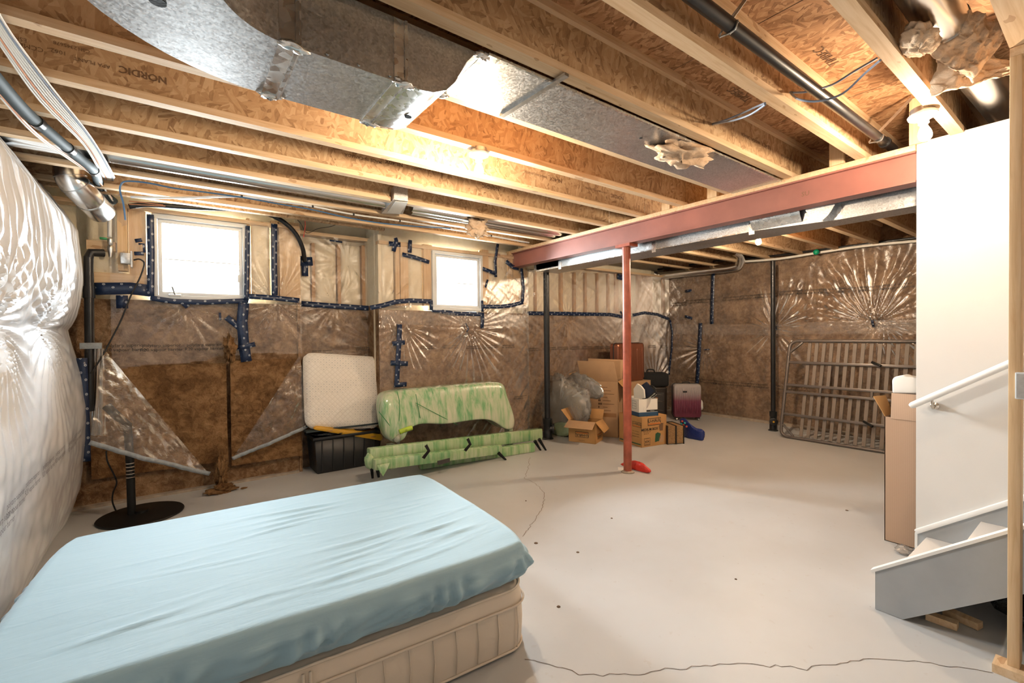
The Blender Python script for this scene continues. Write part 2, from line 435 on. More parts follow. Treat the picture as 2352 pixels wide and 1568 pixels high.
# green stretch film over cream upholstery
t = NT('green_wrap'); v = t.coord((9, 9, 1.0), (0, .12, .2)); n1 = t.noise(v, 2.0, 5, .62, .4); n2 = t.noise(t.coord((2, 2, 1)), 1.5, 3)
t.col(t.ramp(t.math('MULTIPLY_ADD', n2, .4, t.math('MULTIPLY', n1, .62)), [(.33, (.06,.27,.11)), (.43, (.24,.44,.22)), (.52, (.46,.55,.35)), (.66, (.62,.62,.47))]))
t.set(Roughness=.25, Coat_Weight=.6, Coat_Roughness=.1); t.bump(t.noise(t.coord((60, 60, 9)), 1.0, 4), .45, .006)
t = NT('green_wrap_low'); v = t.coord((2.2, 12, 12), (0, 0, .1)); n1 = t.noise(t.coord((16, 16, 1.5)), 1.3, 5, .6, .3); n2 = t.noise(t.coord((2, 2, 2)), 1.5, 3)
t.col(t.ramp(t.math('MULTIPLY_ADD', n2, .4, t.math('MULTIPLY', n1, .62)), [(.32, (.05,.24,.09)), (.44, (.20,.40,.17)), (.55, (.38,.52,.28)), (.70, (.56,.61,.41))]))
t.set(Roughness=.22, Coat_Weight=.6, Coat_Roughness=.1); t.bump(t.noise(t.coord((30, 30, 30)), 1.0, 4), .3, .006)

# bed linen, mattress ticking
t = NT('sheet_blue'); v = t.coord(); n1 = t.noise(v, .9, 3)
t.col(t.ramp(n1, [(.3, (.27,.43,.53)), (.7, (.295,.455,.55))])); t.set(Roughness=.72); t.b.inputs['Sheen Weight'].default_value = .25
wv = t.noise(t.coord((2.2, 13, 6), (0, 0, .18)), 1.6, 4, .6, .8); t.bump(wv, .22, .012)
t = NT('ticking'); v = t.coord((1, 1, 1)); t.b.inputs['Base Color'].default_value = (.74,.63,.51, 1); t.set(Roughness=.75); t.bump(t.noise(v, 90, 3), .12, .004)
t = NT('quilt_white'); c = t.n('ShaderNodeTexCoord'); m1 = t.n('ShaderNodeMapping'); m1.inputs['Rotation'].default_value = (0, 0, math.radians(45)); m1.inputs['Scale'].default_value = (1, 1, 1); t.l(c.outputs['UV'], m1.inputs[0])
ck = t.n('ShaderNodeSeparateXYZ'); t.l(m1.outputs[0], ck.inputs[0])
def tri(o): return t.math('ABSOLUTE', t.math('SUBTRACT', t.math('FRACT', t.math('DIVIDE', o, .040)), .5))
hh = t.math('MINIMUM', t.math('SUBTRACT', .5, tri(ck.outputs[0])), t.math('SUBTRACT', .5, tri(ck.outputs[1])))
dd = t.math('ADD', t.math('MULTIPLY', tri(ck.outputs[0]), tri(ck.outputs[0])), t.math('MULTIPLY', tri(ck.outputs[1]), tri(ck.outputs[1])))
dots = t.math('MULTIPLY', t.math('LESS_THAN', dd, .05), t.math('GREATER_THAN', t.noise(t.coord((1, 1, 3)), 1.6, 2), .5))
cc = t.mix(t.math('MULTIPLY', t.math('LESS_THAN', hh, .05), .55), (.80,.745,.67), (.60,.54,.46)); t.col(t.mix(t.math('MULTIPLY', dots, .45), cc, (.42,.40,.37)))
t.set(Roughness=.8); t.bump(t.math('SQRT', hh), .5, .006)
# suitcase, grey fading to wine red from top to bottom (a print on the shell)
t = NT('case_ombre'); c = t.n('ShaderNodeTexCoord'); sz = t.n('ShaderNodeSeparateXYZ'); t.l(c.outputs['Generated'], sz.inputs[0])
t.col(t.ramp(sz.outputs[2], [(.15, (.13,.018,.045)), (.5, (.20,.05,.09)), (.75, (.36,.30,.30)), (1, (.42,.39,.38))])); t.set(Roughness=.3, Coat_Weight=.3)
t = NT('carton_weave'); v = t.coord((1,1,1)); w1 = t.n('ShaderNodeTexWave', bands_direction='Z'); w1.inputs['Scale'].default_value = 30; t.l(v, w1.inputs['Vector']); w2 = t.n('ShaderNodeTexWave', bands_direction='Y'); w2.inputs['Scale'].default_value = 30; t.l(v, w2.inputs['Vector'])
t.col(t.mix(t.math('MULTIPLY', t.math('MULTIPLY', w1.outputs[1], w2.outputs[1]), .5), (.47,.315,.215), (.60,.44,.32))); t.set(Roughness=.8)

# ------------------------------------------------------------------ setting
ZJ, ZD = 2.770, 3.072            # underside of joists, underside of deck
YA, YB, YC, YD, XL, XR = 5.62, 5.78, 5.36, 5.56, -.66, 8.10
floor = struct(MB().box(-1.4, 8.6, -2.6, 6.4, -.12, 0).build('floor', 'floor_paint'))
def crack(pts, wd=.0035):
    P = []
    for i in range(len(pts)-1):
        a, b = Vector(pts[i]), Vector(pts[i+1]); n = max(2, int((b-a).length/.03))
        for k in range(n):
            q = a.lerp(b, k/n); P.append(q + Vector((random.uniform(-.010,.010), random.uniform(-.010,.010), 0)))
    P.append(Vector(pts[-1])); MB().ribbon([p + Vector((0,0,.0015)) for p in P], wd, (0,0,1), uvs=False).build('crack', 'mortar_dirt', floor)
crack([at(x, y, Z=0) for x, y in ((1217,1050),(1213,1075),(1205,1098),(1232,1112),(1252,1132),(1246,1165),(1228,1195),(1200,1232))])
crack([at(x, y, Z=0) for x, y in ((1205,1512),(1260,1524),(1330,1548),(1420,1552),(1560,1535),(1700,1524),(1850,1535),(1960,1518),(2030,1512),(2120,1520),(2280,1545))], .003)
for cx_, cy_, r_ in ((1231,1247,.016),(1327,1268,.012),(1208,1150,.008),(1945,1172,.012),(1283,1393,.012),(1130,1200,.006),(1405,1190,.01),(1690,1330,.008)):
    p = at(cx_, cy_, Z=0); stuff(MB().lathe((p.x, p.y, .0), [(r_, 0), (r_*.7, .004), (.001, .005)], 7).build('speck', 'mortar_dirt', floor, smooth=True))

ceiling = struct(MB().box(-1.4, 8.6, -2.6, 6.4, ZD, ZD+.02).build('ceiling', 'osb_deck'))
for x_, s_ in (((1700, 217), .085), ((1900, 130), .085)):
    p = at(*x_, Z=ZD-.002)
    lettering('TIMBEC' if s_ else '', .075, 'ink_brown', p, (-1, .0, 0), (0, 1, 0), ceiling)
for k in range(7): MB().box(-1.3 + 1.22*k, -1.297 + 1.22*k, -2.5, 6.3, ZD-.0015, ZD).build('panel_joint', 'mortar_dirt', ceiling)

struct(MB().box(-1.42, 8.6, -2.7, -2.6, 0, ZD).build('wall_rear', 'rear_wall'))
struct(MB().box(-1.5, -1.4, -2.7, 6.4, 0, ZD).build('wall_left', 'rear_wall'))
wr = struct(MB().box(XR+.02, XR+.12, -2.6, 6.4, 0, ZD).build('wall_right', 'wool_brown'))

# ---- floor joists: top flange, strand-board web, bottom flange
FL = .0635
JY = [.669, 1.163, 1.646, 2.130, 2.610, 3.090, 3.583, 4.065, 4.545, 5.030]      # far edge of the bottom flange
def make_joist(x0, x1, name='floor_joist'):
    t = T(name, '', 'joist', (x0, 0, ZJ)); L = x1 - x0
    MB().box(0, L, -FL, 0, 0, .038).build('bottom_flange', 'pine', t, local=True)
    MB().box(0, L, -FL/2-.005, -FL/2+.005, .038, ZD-ZJ-.038).build('web', 'osb_web', t, local=True)
    MB().box(0, L, -FL, 0, ZD-ZJ-.038, ZD-ZJ).build('top_flange', 'pine', t, local=True)
    return t
LBL = {3.090: 'wooden i-joist stamped with big letters behind the trunk duct elbow',
       3.583: 'wooden i-joist with stamped web between the bulb joist pair and the round duct',
       4.065: 'wooden i-joist on the bulb side of the long silver round duct',
       4.545: 'wooden i-joist between the long silver round duct and the white conduit',
       5.030: 'last wooden i-joist beside the window wall',
       2.610: 'pale wooden i-joist carrying the bare bulb between duct and windows',
       1.646: 'wooden i-joist along the camera side of the sheet-metal joist pan',
       2.130: 'wooden i-joist along the window side of the sheet-metal joist pan',
       1.163: 'wooden i-joist beside the black drain pipe with a loop of blue cable through it',
       .669: 'bright wooden i-joist above the bulb at the stair wall'}
jt = make_joist(-1.25, 4.03); jt2 = None; joists = {}
for i, y in enumerate(JY):
    t = jt if i == 0 else copy_tree(jt); t.location = (-1.25, y, ZJ)
    t['label'] = LBL.get(y, 'wooden i-joist running to the red beam on the window side of the room')
    t['group'] = 'floor joists between the outer wall and the red beam'; joists[y] = t
jr = make_joist(4.04, 8.3)
for i, y in enumerate([.669, 1.163, 1.646, 2.130, 2.610, 3.090, 3.583, 4.065, 4.545, 5.030]):
    t = jr if i == 0 else copy_tree(jr); t.location = (4.04, y, ZJ)
    t['label'] = 'wooden i-joist running from the red beam to the brown insulated wall'; t['group'] = 'floor joists beyond the red beam'
# blocks standing on the beam between the joist ends
for y in (.775, 1.235, 1.72, 2.205, 2.69):
    MB().box(3.945, 3.985, y, y+.09, ZJ, ZD).build('squash_block', 'pine_upright', joists[min(JY, key=lambda q: abs(q+.1-y))])
# printed marks on the webs, stamped upside down
def stamp(y, xs, parts):
    for (px_, py_, txt, s_) in parts:
        p = at(px_, py_, Y=y-FL/2-.0055); lettering(txt, s_, 'ink_brown', p, (-1,0,0), (0,0,-1), joists[y], bold=s_ > .03)
stamp(3.090, 0, [(330,172,'NORDIC',.05),(212,144,'APA PLANT',.026),(135,119,'1062',.028),(165,108,'CSI12345678',.024),(70,108,'CCMC',.03),(40,88,'ESR-1',.026)])
stamp(3.583, 0, [(905,374,'NI-40X',.05),(990,392,'CSI1234 1062 CCMC',.03),(835,364,'MADE IN CANADA',.034),(1127,430,'NORDIC',.05)])
stamp(3.090, 0, [(1418,452,'NORDIC',.05),(1370,437,'APA PLANT 1062 CCMC',.028),(1277,413,'NI-40X',.048),(1230,400,'MADE IN CANADA',.03)])
stamp(1.646, 0, [(1760,335,'NI-40X',.048),(1724,318,'MADE IN CANADA',.032),(1808,362,'APA PLANT 1062',.03)])
# trimmer joist beside the stair opening
tj = T('trimmer_joist', 'solid wooden trimmer joist ending above the bare stair stud', 'joist', (-1.25, .31, ZJ))
MB().box(-1.25, 2.96, .222, .310, ZJ, ZD).build('plank', 'pine', tj)

# ---- steel beam, packing plank, columns
bx, by0 = 3.967, .836
beam = T('steel_beam', 'red-oxide steel i-beam crossing the basement under the joists', 'beam', (bx+.066, by0, 2.526))
beam['kind'] = 'structure'
y1 = 5.50
MB().box(bx, bx+.133, by0, y1, 2.526, 2.537).build('bottom_flange', 'beam_red', beam)
MB().box(bx, bx+.133, by0, y1, 2.721, 2.732).build('top_flange', 'beam_red', beam)
MB().box(bx+.030, bx+.040, by0, y1, 2.537, 2.721).build('web', 'beam_red', beam)
lettering('SU', .05, 'ink_brown', at(1850, 445, X=bx+.03), (0,-1,0), (0,0,1), beam)
pp = tag(MB().box(bx-.012, bx+.128, by0, 5.48, 2.732, ZJ).build('beam_plank', 'pine_y' if 'pine_y' in MAT else 'pine', bevel=.002), 'pale wooden plank bolted along the top of the red beam', 'plank')
col = T('steel_column', 'red-painted round steel post holding up the red beam', 'post', (4.035, 3.30, 0)); col['kind'] = 'structure'
MB().lathe((4.035,3.30,.006), [(.045,0),(.045,2.49)], 28).build('shaft', 'column_red', col, smooth='auto')
MB().box(3.965, 4.105, 3.20, 3.40, 2.494, 2.526).build('cap_plate', 'column_red', col)
MB().lathe((4.035,3.30,0), [(.075,0),(.06,.012),(.046,.02)], 24).build('base_collar', 'concrete_ledge', col, smooth=True)

# ---- stair wall, skirt, handrail
XW = 3.967
sw = struct(MB().box(XW, XW+.115, -2.6, .832, 0, 2.782).build('wall_stair', 'drywall', bevel=.004))
def onw(x, y, off=0): p = at(x, y, X=XW-off); return p
# wall skirt: grey board under a white moulding, sloping with the flight
s0, s1 = onw(2110,1222), onw(2318,1157); d = s1 - s0; sl = d.z/d.y
def skz(y): return s0.z + (y - s0.y)*sl
yl = .822
bb = struct(MB().prism([(XW-.014, yl, 0), (XW-.014, yl, skz(yl)), (XW-.014, -2.0, skz(-2.0)), (XW-.014, -2.0, skz(-2.0)-.35), (XW-.014, .30, 0)], (.014, 0, 0)).build('baseboard_stair', 'paint_grey'))
struct(MB().bar((XW-.012, yl+.006, skz(yl)+.008), (XW-.012, -2.0, skz(-2.0)+.008), .03, .028).build('trim_1', 'paint_white', bevel=.004))
struct(MB().box(XW-.016, XW, yl-.002, yl+.012, 0, skz(yl)).build('trim_2', 'paint_white'))
# flight: near stringer, treads, risers
XS = 3.09
st = T('staircase', 'grey painted basement stair with pale treads and closed stringer', 'stairs', (XS+.4, .5, 0)); st['kind'] = 'structure'
A = at(2010,1310,X=XS); B = at(2318,1222,X=XS); ss = (B.z-A.z)/(B.y-A.y)
def sz(y): return A.z + (y-A.y)*ss
E1 = at(2318,1367,X=XS)
MB().prism([(XS, .819, .002), (XS, .819, A.z), (XS, -1.9, sz(-1.9)), (XS, -1.9, sz(-1.9)-.30), (XS, .70, .002)], (.034, 0, 0)).build('stringer', 'paint_grey', st)
MB().bar((XS+.017, .835, A.z-.008), (XS+.017, -1.9, sz(-1.9)+.008), .05, .014).build('stringer_cap', 'paint_white', st)
RI, RN, YN = .183, .25, .775
for k in range(1, 11):
    yn = YN - (k-1)*RN; z = RI*k
    MB().box(XS+.034, XW-.014, yn-RN-.02, yn, z-.025, z).build('tread', 'drywall', st, bevel=.004)
    MB().box(XS+.034, XW-.014, yn-.045, yn-.026, z-RI if k > 1 else .0, z-.025).build('riser', 'paint_white', st)
# open stud wall beside the flight
stud = T('stud_wall', 'bare pine studs and bottom plate standing beside the stair', 'stud wall', (2.99, 0, 0)); stud['kind'] = 'structure'
MB().box(2.93, 3.03, -2.4, .352, 0, .038).build('bottom_plate', 'pine', stud)
MB().box(2.969, 3.058, .272, .310, .038, ZJ-.038).build('stud', 'pine_upright', stud, bevel=.002)
for k in range(5): MB().box(2.969, 3.058, -.137-.4*k, -.099-.4*k, .038, ZJ).build('stud', 'pine_upright', stud, bevel=.002)
MB().box(2.969, 3.058, -2.4, .310, ZJ-.038, ZJ).build('top_plate', 'pine', stud)
sb = T('switch_box', 'grey metal switch box on the side of the bare stud', 'switch', (2.96, .24, 1.2))
c0 = at(2333, 854, X=2.965); c1 = at(2352, 916, X=2.965)
MB().box(2.94, 2.968, .19, c0.y, c1.z, c0.z).build('box_shell', 'vinyl_white', sb, bevel=.004)
MB().box(2.934, 2.941, .19, c0.y-.006, c1.z+.006, c0.z-.006).build('cover', 'steel', sb)

hr = T('handrail', 'white round handrail rising along the stair wall', 'handrail', (XW-.07, .8, 1.0))
h0, h1 = at(2092, 932, X=XW-.07), at(2318, 835, X=XW-.07); hd = (h1-h0).normalized()
P = [h0 + hd*-.004, h0 + hd*.012, h0 + hd*2.6]
MB().tube(P, [.014, .021, .021], 18).build('rail', 'paint_white', hr, smooth='auto')
br = h0.lerp(h1, .24); bw = Vector((XW, br.y, br.z-.065))
bk = MB().lathe(bw, [(.022,0),(.022,.006),(.010,.016)], 14, (-1,0,0)).build('bracket', 'nickel', hr, smooth='auto')
MB().tube(smoothpath([bw+Vector((-.01,0,0)), bw+Vector((-.05,0,-.012)), bw+Vector((-.068,0,.015)), Vector((br.x, br.y, br.z-.018))], 5), .0065, 8).build('bracket_arm', 'nickel', bk, smooth=True)

# ------------------------------------------------------------------ ducts and pipes under the ceiling
# sheet-metal trunk under the joists: run, curved end up into the joist pan, elbow towards the stair side
ZB = 2.52; DY0, DY1 = 1.690, 2.085
trunk = T('trunk_duct', 'big galvanized trunk duct with an elbow and a curved end under the joists', 'duct', (.4, 1.88, ZB))
MB().box(.33, .722, DY0, DY1, ZB, ZJ-.004).build('straight_run', 'galvanized', trunk)
prof = [(.722,2.52),(.80,2.515),(.86,2.523),(.92,2.55),(.965,2.60),(.995,2.65),(1.02,2.70),(1.055,2.742),(1.10,2.757),(1.14,2.760)]
V = [(x, DY0, z) for x, z in prof] + [(x, DY1, z) for x, z in prof]; n = len(prof)
F = [(i, i+1, n+i+1, n+i) for i in range(n-1)]
m = MB().add(V, F); m.build('curved_end', 'duct_bright', trunk, smooth=True)
for y in (DY0, DY1):
    MB().add([(x, y, z) for x, z in prof] + [(x, y, ZJ-.004) for x, z in prof], [(i, i+1, n+i+1, n+i) for i in range(n-1)]).build('end_cheek', 'galvanized', trunk)
    MB().ribbon([(x, y + (.004 if y > 2 else -.004), z-.001) for x, z in prof], .010, (0, 0, 1), uvs=False).build('end_flange', 'duct_bright', trunk)
EC = Vector((.33, 1.455)); NA = 14; RI_, RO_ = DY0-EC.y, DY1-EC.y
def el(r, a, z): return (EC.x - r*math.sin(a), EC.y + r*math.cos(a), z)
AN = [math.pi/2*k/NA for k in range(NA+1)]
m = MB()
m.grid([[el(RI_+(RO_-RI_)*q/4, a, ZB) for q in range(5)] for a in AN])
m.build('elbow_bottom', 'galvanized', trunk)
for r in (RI_, RO_): MB().grid([[el(r, a, z) for z in (ZB, ZJ-.004)] for a in AN]).build('elbow_side', 'galvanized', trunk, smooth=True)
MB().box(EC.x-RO_, EC.x-RI_, -2.4, EC.y, ZB, ZJ-.004).build('branch_run', 'galvanized', trunk)
for x, mt, wd in ((.33,'foil_tape',.07),(.352,'duct_bright',.012),(.722,'foil_tape',.05),(.745,'duct_bright',.012)):
    th = .004 if wd > .02 else .010
    MB().box(x-wd/2, x+wd/2, DY0-.002, DY1+.002, ZB-th, ZB+.002).build('seam', mt, trunk)
    MB().box(x-wd/2, x+wd/2, DY0-th, DY0+.002, ZB+.001, ZJ-.006).build('seam', mt, trunk)
for x in (.45, .56, .68): MB().lathe((x, DY0-.004, ZB+.012), [(.006,0),(.004,.004)], 8, (0,-1,0)).build('screw', 'steel', trunk)
MB().lathe((.86, 1.93, 2.521), [(.016,0),(.016,.003)], 14, (0,0,-1)).build('test_hole', 'black_matte', trunk)
MB().lathe(at(362, 3, Z=ZB), [(.022,0),(.022,.003)], 14, (0,0,-1)).build('test_hole', 'black_matte', trunk)
# crumpled foil at the seams
def crumple(c, sx, sy, sz, seed, mat, name, parent, n=22, amp=.5):
    u = np.linspace(0, 2*np.pi, n); vv = np.linspace(.05, np.pi-.05, n//2); U_, V_ = np.meshgrid(u, vv)
    r = 1 + amp*(fbm(U_*2.2+seed, V_*2.6, seed, 4)-.5)*2; r[:, -1] = r[:, 0]
    P = np.stack([c[0] + sx*r*np.cos(U_)*np.sin(V_), c[1] + sy*r*np.sin(U_)*np.sin(V_), c[2] + sz*r*np.cos(V_)], -1)
    return MB().grid(P).build(name, mat, parent, smooth=True)
for k, (x, y, z) in enumerate([(.34,DY0,ZB),(.33,DY1,ZB),(.735,DY0,ZB),(.735,DY1,ZB),(1.10,DY0,2.76),(1.10,DY1-.01,2.757)]):
    crumple((x,y,z), .045, .022, .014, k+3, 'foil_tape', 'foil_scrap', trunk, 18, .7)
# joist pan: sheet metal closing the bay up to the beam
pan = T('joist_pan', 'speckled sheet-metal pan closing the joist bay up to the beam', 'duct', (2.4, 1.9, 2.762))
MB().box(1.10, 3.955, 1.662, 2.062, 2.758, 2.762).build('sheet', 'galvanized', pan)
MB().box(1.12, 3.955, 1.656, 1.668, 2.752, 2.764).build('folded_edge', 'duct_bright', pan)
MB().box(1.10, 1.18, 1.665, 2.062, 2.755, 2.758).build('foil_band', 'foil_tape', pan)
MB().bar(at(1302,171,Z=2.752), at(1152,266,Z=2.752), .028, .014).build('drive_cleat', 'steel', pan)
MB().lathe(at(1472,317,Z=2.757), [(.010,0),(.010,.002)], 12, (0,0,-1)).build('test_hole', 'black_matte', pan)
def fluff(name, label, c, sx, sy, sz, seed, mat='wool_pink', amp=.7, parent=None, nm=None, n=44):
    o = crumple(c, sx, sy, sz, seed, mat, name, parent, n, amp)
    return o if parent is not None else tag(o, label, 'insulation')
a = at(1545, 358, Z=2.745); fluff('insulation_tuft', 'torn beige insulation tuft hanging from the sheet-metal joist pan', (a.x, a.y-.06, 2.742), .26, .13, .05, 5, amp=.85)
a = at(1097, 520, Z=2.73); fluff('insulation_tuft', 'torn beige insulation tuft hanging by the silver round ducts', (a.x, a.y, 2.72), .12, .10, .09, 9, amp=.9)

def pipe(name, label, cat, path, r, mat, group=None, n=12, smooth=True):
    return tag(MB().tube(path, r, n).build(name, mat, smooth='auto'), label, cat, group)
# black drain pipe in the joist bay, hung on straps
dp = T('drain_pipe', 'black plastic drain pipe hung in the joist bay by the stair', 'pipe', (2.8, .93, 2.84))
a, b = at(1592,-6,Z=2.835), at(2040,333,Z=2.835)
MB().tube([a - (b-a)*.8, b + (b-a)*.05], .028, 18).build('pipe_run', 'abs_black', dp, smooth='auto')
q = a.lerp(b, .965); MB().lathe(q, [(.036,0),(.036,.03)], 16, (b-a)).build('coupling', 'abs_black', dp, smooth='auto')
def pstrap(f, dy, top):
    q = a.lerp(b, f); MB().ribbon([q + Vector((.0,-.031,0)), q + Vector((0,0,-.031)), q + Vector((0,.03,-.005)), q + Vector((.02,dy,top))], .018, (1,0,0), uvs=False).build('hanger_strap', 'steel', dp, solid=.002)
    MB().tube(smoothpath([q+Vector((0,-.032,.005)), q+Vector((0,-.02,-.028)), q+Vector((0,.02,-.028)), q+Vector((0,.033,.0)), q+Vector((.03,dy,top))], 4), .005, 6).build('hanger_strap', 'steel', dp)
pstrap(.115, -.20, .20); pstrap(.905, -.17, .19)

# keyless lamps
def lamp(name, label, base, n, sock):
    base = Vector(base); n = Vector(n).normalized(); t = T(name, label, 'lamp', base)
    MB().lathe(base, [(.055,-.03),(.055,.0)], 16, n).build('junction_box', 'steel', t, smooth='auto')
    MB().lathe(base, [(.062,0),(.068,.006),(.064,.016),(.036,.024),(.026,.030),(.024,.056),(.020,.058)], 28, n).build('lampholder', 'porcelain', t, smooth='auto')
    c = base + n*.058
    MB().lathe(c, [(.012,0),(.014,.012),(.022,.03),(.029,.05),(.031,.065),(.028,.082),(.018,.094),(.004,.099)], 20, n).build('bulb', sock, t, smooth=True)
    return t
lamp('bulb_lamp', 'lit bare bulb on a white porcelain holder near the windows', (1.648, 2.575, 2.748), (0,0,-1), 'bulb_glow')
b2 = at(2119, 262, Z=2.75); lamp('bulb_lamp', 'lit bare bulb on a tilted porcelain holder above the stair wall', b2, (-.05,-.10,-1), 'bulb_glow_dim')
lamp('bulb_lamp', 'lit bare bulb beyond the red beam by the long rectangular duct', at(1742, 532, Z=2.74), (0,0,-1), 'bulb_glow_far')

# silver round ducts in the bay next to the window wall, with the return register
rd = T('round_duct', 'long silver round duct in the joist bay over the windows', 'duct', (1, 4.3, 2.86))
a, b = at(520, 345, Z=2.81), at(893, 468, Z=2.81); a.y = b.y = 4.27
MB().tube([(-1.0, 4.27, 2.835), (b.x, 4.27, 2.835)], .058, 20).build('pipe_run', 'duct_plain', rd, smooth='auto')
MB().tube([(b.x, 4.27, 2.835), (b.x+.10, 4.27, 2.838)], .046, 18).build('crimped_end', 'galvanized', rd, smooth='auto')
bt = T('register_boot', 'sheet-metal register boot with a taped white face in the ceiling', 'vent', at(912, 478, Z=2.78))
c = [at(x, y, Z=2.765) for x, y in ((905,458),(937,462),(925,492),(876,490))]
MB().prism([p for p in c], (0,0,.12)).build('boot_shell', 'galvanized', bt)
c = [at(x, y, Z=2.762) for x, y in ((908,462),(937,464),(918,491),(890,487))]
MB().prism(c, (0,0,-.004)).build('paper_face', 'card_white', bt)
for k, (y_, z_, r_) in enumerate(((4.27,2.835,.052),(4.38,2.825,.040),(4.165,2.815,.016))):
    x0 = at(945, 490, Y=y_).x; tag(MB().tube([(x0, y_, z_), (4.02, y_, z_)], r_, 18).build('round_duct', 'duct_plain', smooth='auto'),
        ('thick silver round duct running from the register boot to the beam', 'thin silver round duct beside the thick one by the register boot', 'narrow steel tube under the joist beside the silver round ducts')[k], 'duct', 'silver ducts past the register')
# white conduit and cables clipped along the last joists
YS = 4.50
cp = [at(x, y, Y=YS) for x, y in ((300,452),(420,454),(555,451),(640,462),(715,473),(810,492),(920,507),(1000,520),(1120,540),(1215,557))]
cd_ = T('conduit', 'thin white conduit clipped along the ceiling over the windows', 'conduit', cp[0])
MB().tube(smoothpath(cp, 5), .0085, 10).build('conduit_run', 'pipe_white', cd_, smooth=True)
for x, y in ((555,451),(718,474),(812,492),(918,507),(1128,541)):
    q = at(x, y, Y=YS); MB().lathe(q + Vector((-.008,0,0)), [(.012,0),(.012,.016)], 10, (1,0,0)).build('clip', 'black_matte', cd_)
bc = [at(x, y, Y=YS-.03) for x, y in ((288,505),(284,470),(276,440),(278,424),(292,416),(340,420),(400,432),(470,441),(555,453),(640,468),(720,482),(800,500),(880,513),(960,520),(1035,524))]
pipe('cable', 'blue cable swept along the ceiling from the grey junction box', 'cable', smoothpath(bc, 5), .006, 'cable_blue', n=8)
# short ends of blue cable poking out of the joist webs
for k, (xa, ya, xb, yb, y) in enumerate(((1374,388,1433,364,3.06),(1278,425,1323,408,3.55),(1199,453,1231,444,4.03),(1128,476,1146,471,4.51))):
    a = at(xa, ya, Y=y); b = at(xb, yb, Y=y-.12)
    for j in (0, 1): tag(MB().tube([a + Vector((0,0,.008*j)), a.lerp(b,.5)+Vector((0,0,.006*j-.002)), b + Vector((0,0,.008*j))], .0045, 6).build('cable_end', 'cable_grey', smooth=True), 'short blue cable end poking out of a joist web', 'cable', 'cable ends through the joists')
YW = 1.646-FL/2
for k, P in enumerate((((1637,284),(1665,276),(1700,262),(1737,245),(1757,237)), ((1637,286),(1660,281),(1690,275),(1725,262),(1758,240)))):
    q = [at(x, y, Y=YW-.01 - .13*i) for i, (x, y) in enumerate(P)]
    pipe('cable', 'blue-grey cable crossing the open bay between two joists', 'cable', smoothpath(q, 5), .0055, 'cable_grey', 'cables crossing the bay', 8)
YW = 1.163-FL/2
for k, P in enumerate((((1815,212),(1850,211),(1910,195),(1960,165),(2015,133)), ((1815,212),(1835,228),(1880,232),(1935,215),(1985,170),(2022,138)))):
    q = [at(x, y, Y=YW-.01 - .09*i) for i, (x, y) in enumerate(P)]
    pipe('cable', ('taut blue-grey cable crossing under the black drain pipe', 'sagging blue-grey cable loop under the black drain pipe')[k], 'cable', smoothpath(q, 5), .0055, 'cable_grey', None, 8)
# stair corner: round ducts wrapped in loose batts
a, b = at(2148, -10, Z=2.95), at(2160, 70, Z=2.95)
rd2 = T('round_duct', 'fat silver round duct coming down behind the loose batts', 'duct', b)
MB().tube([(1.6, .50, 2.93), (2.86, .50, 2.93)], .085, 22).build('pipe_run', 'duct_plain', rd2, smooth='auto')
MB().lathe((2.83, .50, 2.93), [(.09,0),(.09,.03)], 22, (1,0,0)).build('joint_band', 'steel', rd2, smooth='auto')
pipe('round_duct', 'silver round duct dropping behind the top of the stair wall', 'duct', [(3.28, .50, 2.94), (4.7, .45, 2.92)], .085, 'duct_plain', n=22)
def batt(name, label, corners, thick, seed, mat='wool_pink', sag=.05):
    c = [Vector(q) for q in corners]; n = 40; P = []
    nn = (c[1]-c[0]).cross(c[3]-c[0]).normalized()
    u, v = np.meshgrid(np.linspace(0,1,n), np.linspace(0,1,n))
    base = np.array([[list(c[0].lerp(c[1], a_).lerp(c[3].lerp(c[2], a_), b_)) for a_ in u[0]] for b_ in v[:,0]])
    ed = np.minimum(np.minimum(u,1-u), np.minimum(v,1-v)); rnd_ = np.sqrt(np.clip(ed*8,0,1))
    h = (fbm(u*7, v*3, seed, 5)-.5)*sag*2.2; lat = (fbm(u*9+3, v*9, seed+7, 4)-.5)*.05
    top = base + np.array(nn)*(h + thick*rnd_*.5)[...,None]; bot = base + np.array(nn)*(h - thick*rnd_*.5)[...,None]
    for q in (top, bot): q[...,0] += lat; q[...,1] += lat*.5
    m = MB(); m.grid(top); m.grid(bot)
    return tag(m.build(name, mat, smooth=True), label, 'insulation')
batt('insulation_batt', 'loose beige batt draped over the duct beside the bare stair stud', [at(2320,62,Z=2.87), at(2228,22,Z=2.93), at(2118,118,Z=2.84), at(2238,192,Z=2.72)], .05, 3, sag=.035)
batt('insulation_batt', 'torn beige batt hanging beside the bulb over the stair wall', [at(2322,140,Z=2.82), at(2150,115,Z=2.85), at(2140,222,Z=2.72), at(2316,172,Z=2.77)], .05, 8, sag=.04)
a = at(2110, 92, Z=2.80); fluff('insulation_tuft', 'rolled beige insulation end sticking out towards the long joist', (a.x, a.y, a.z), .14, .06, .04, 12, amp=.5)

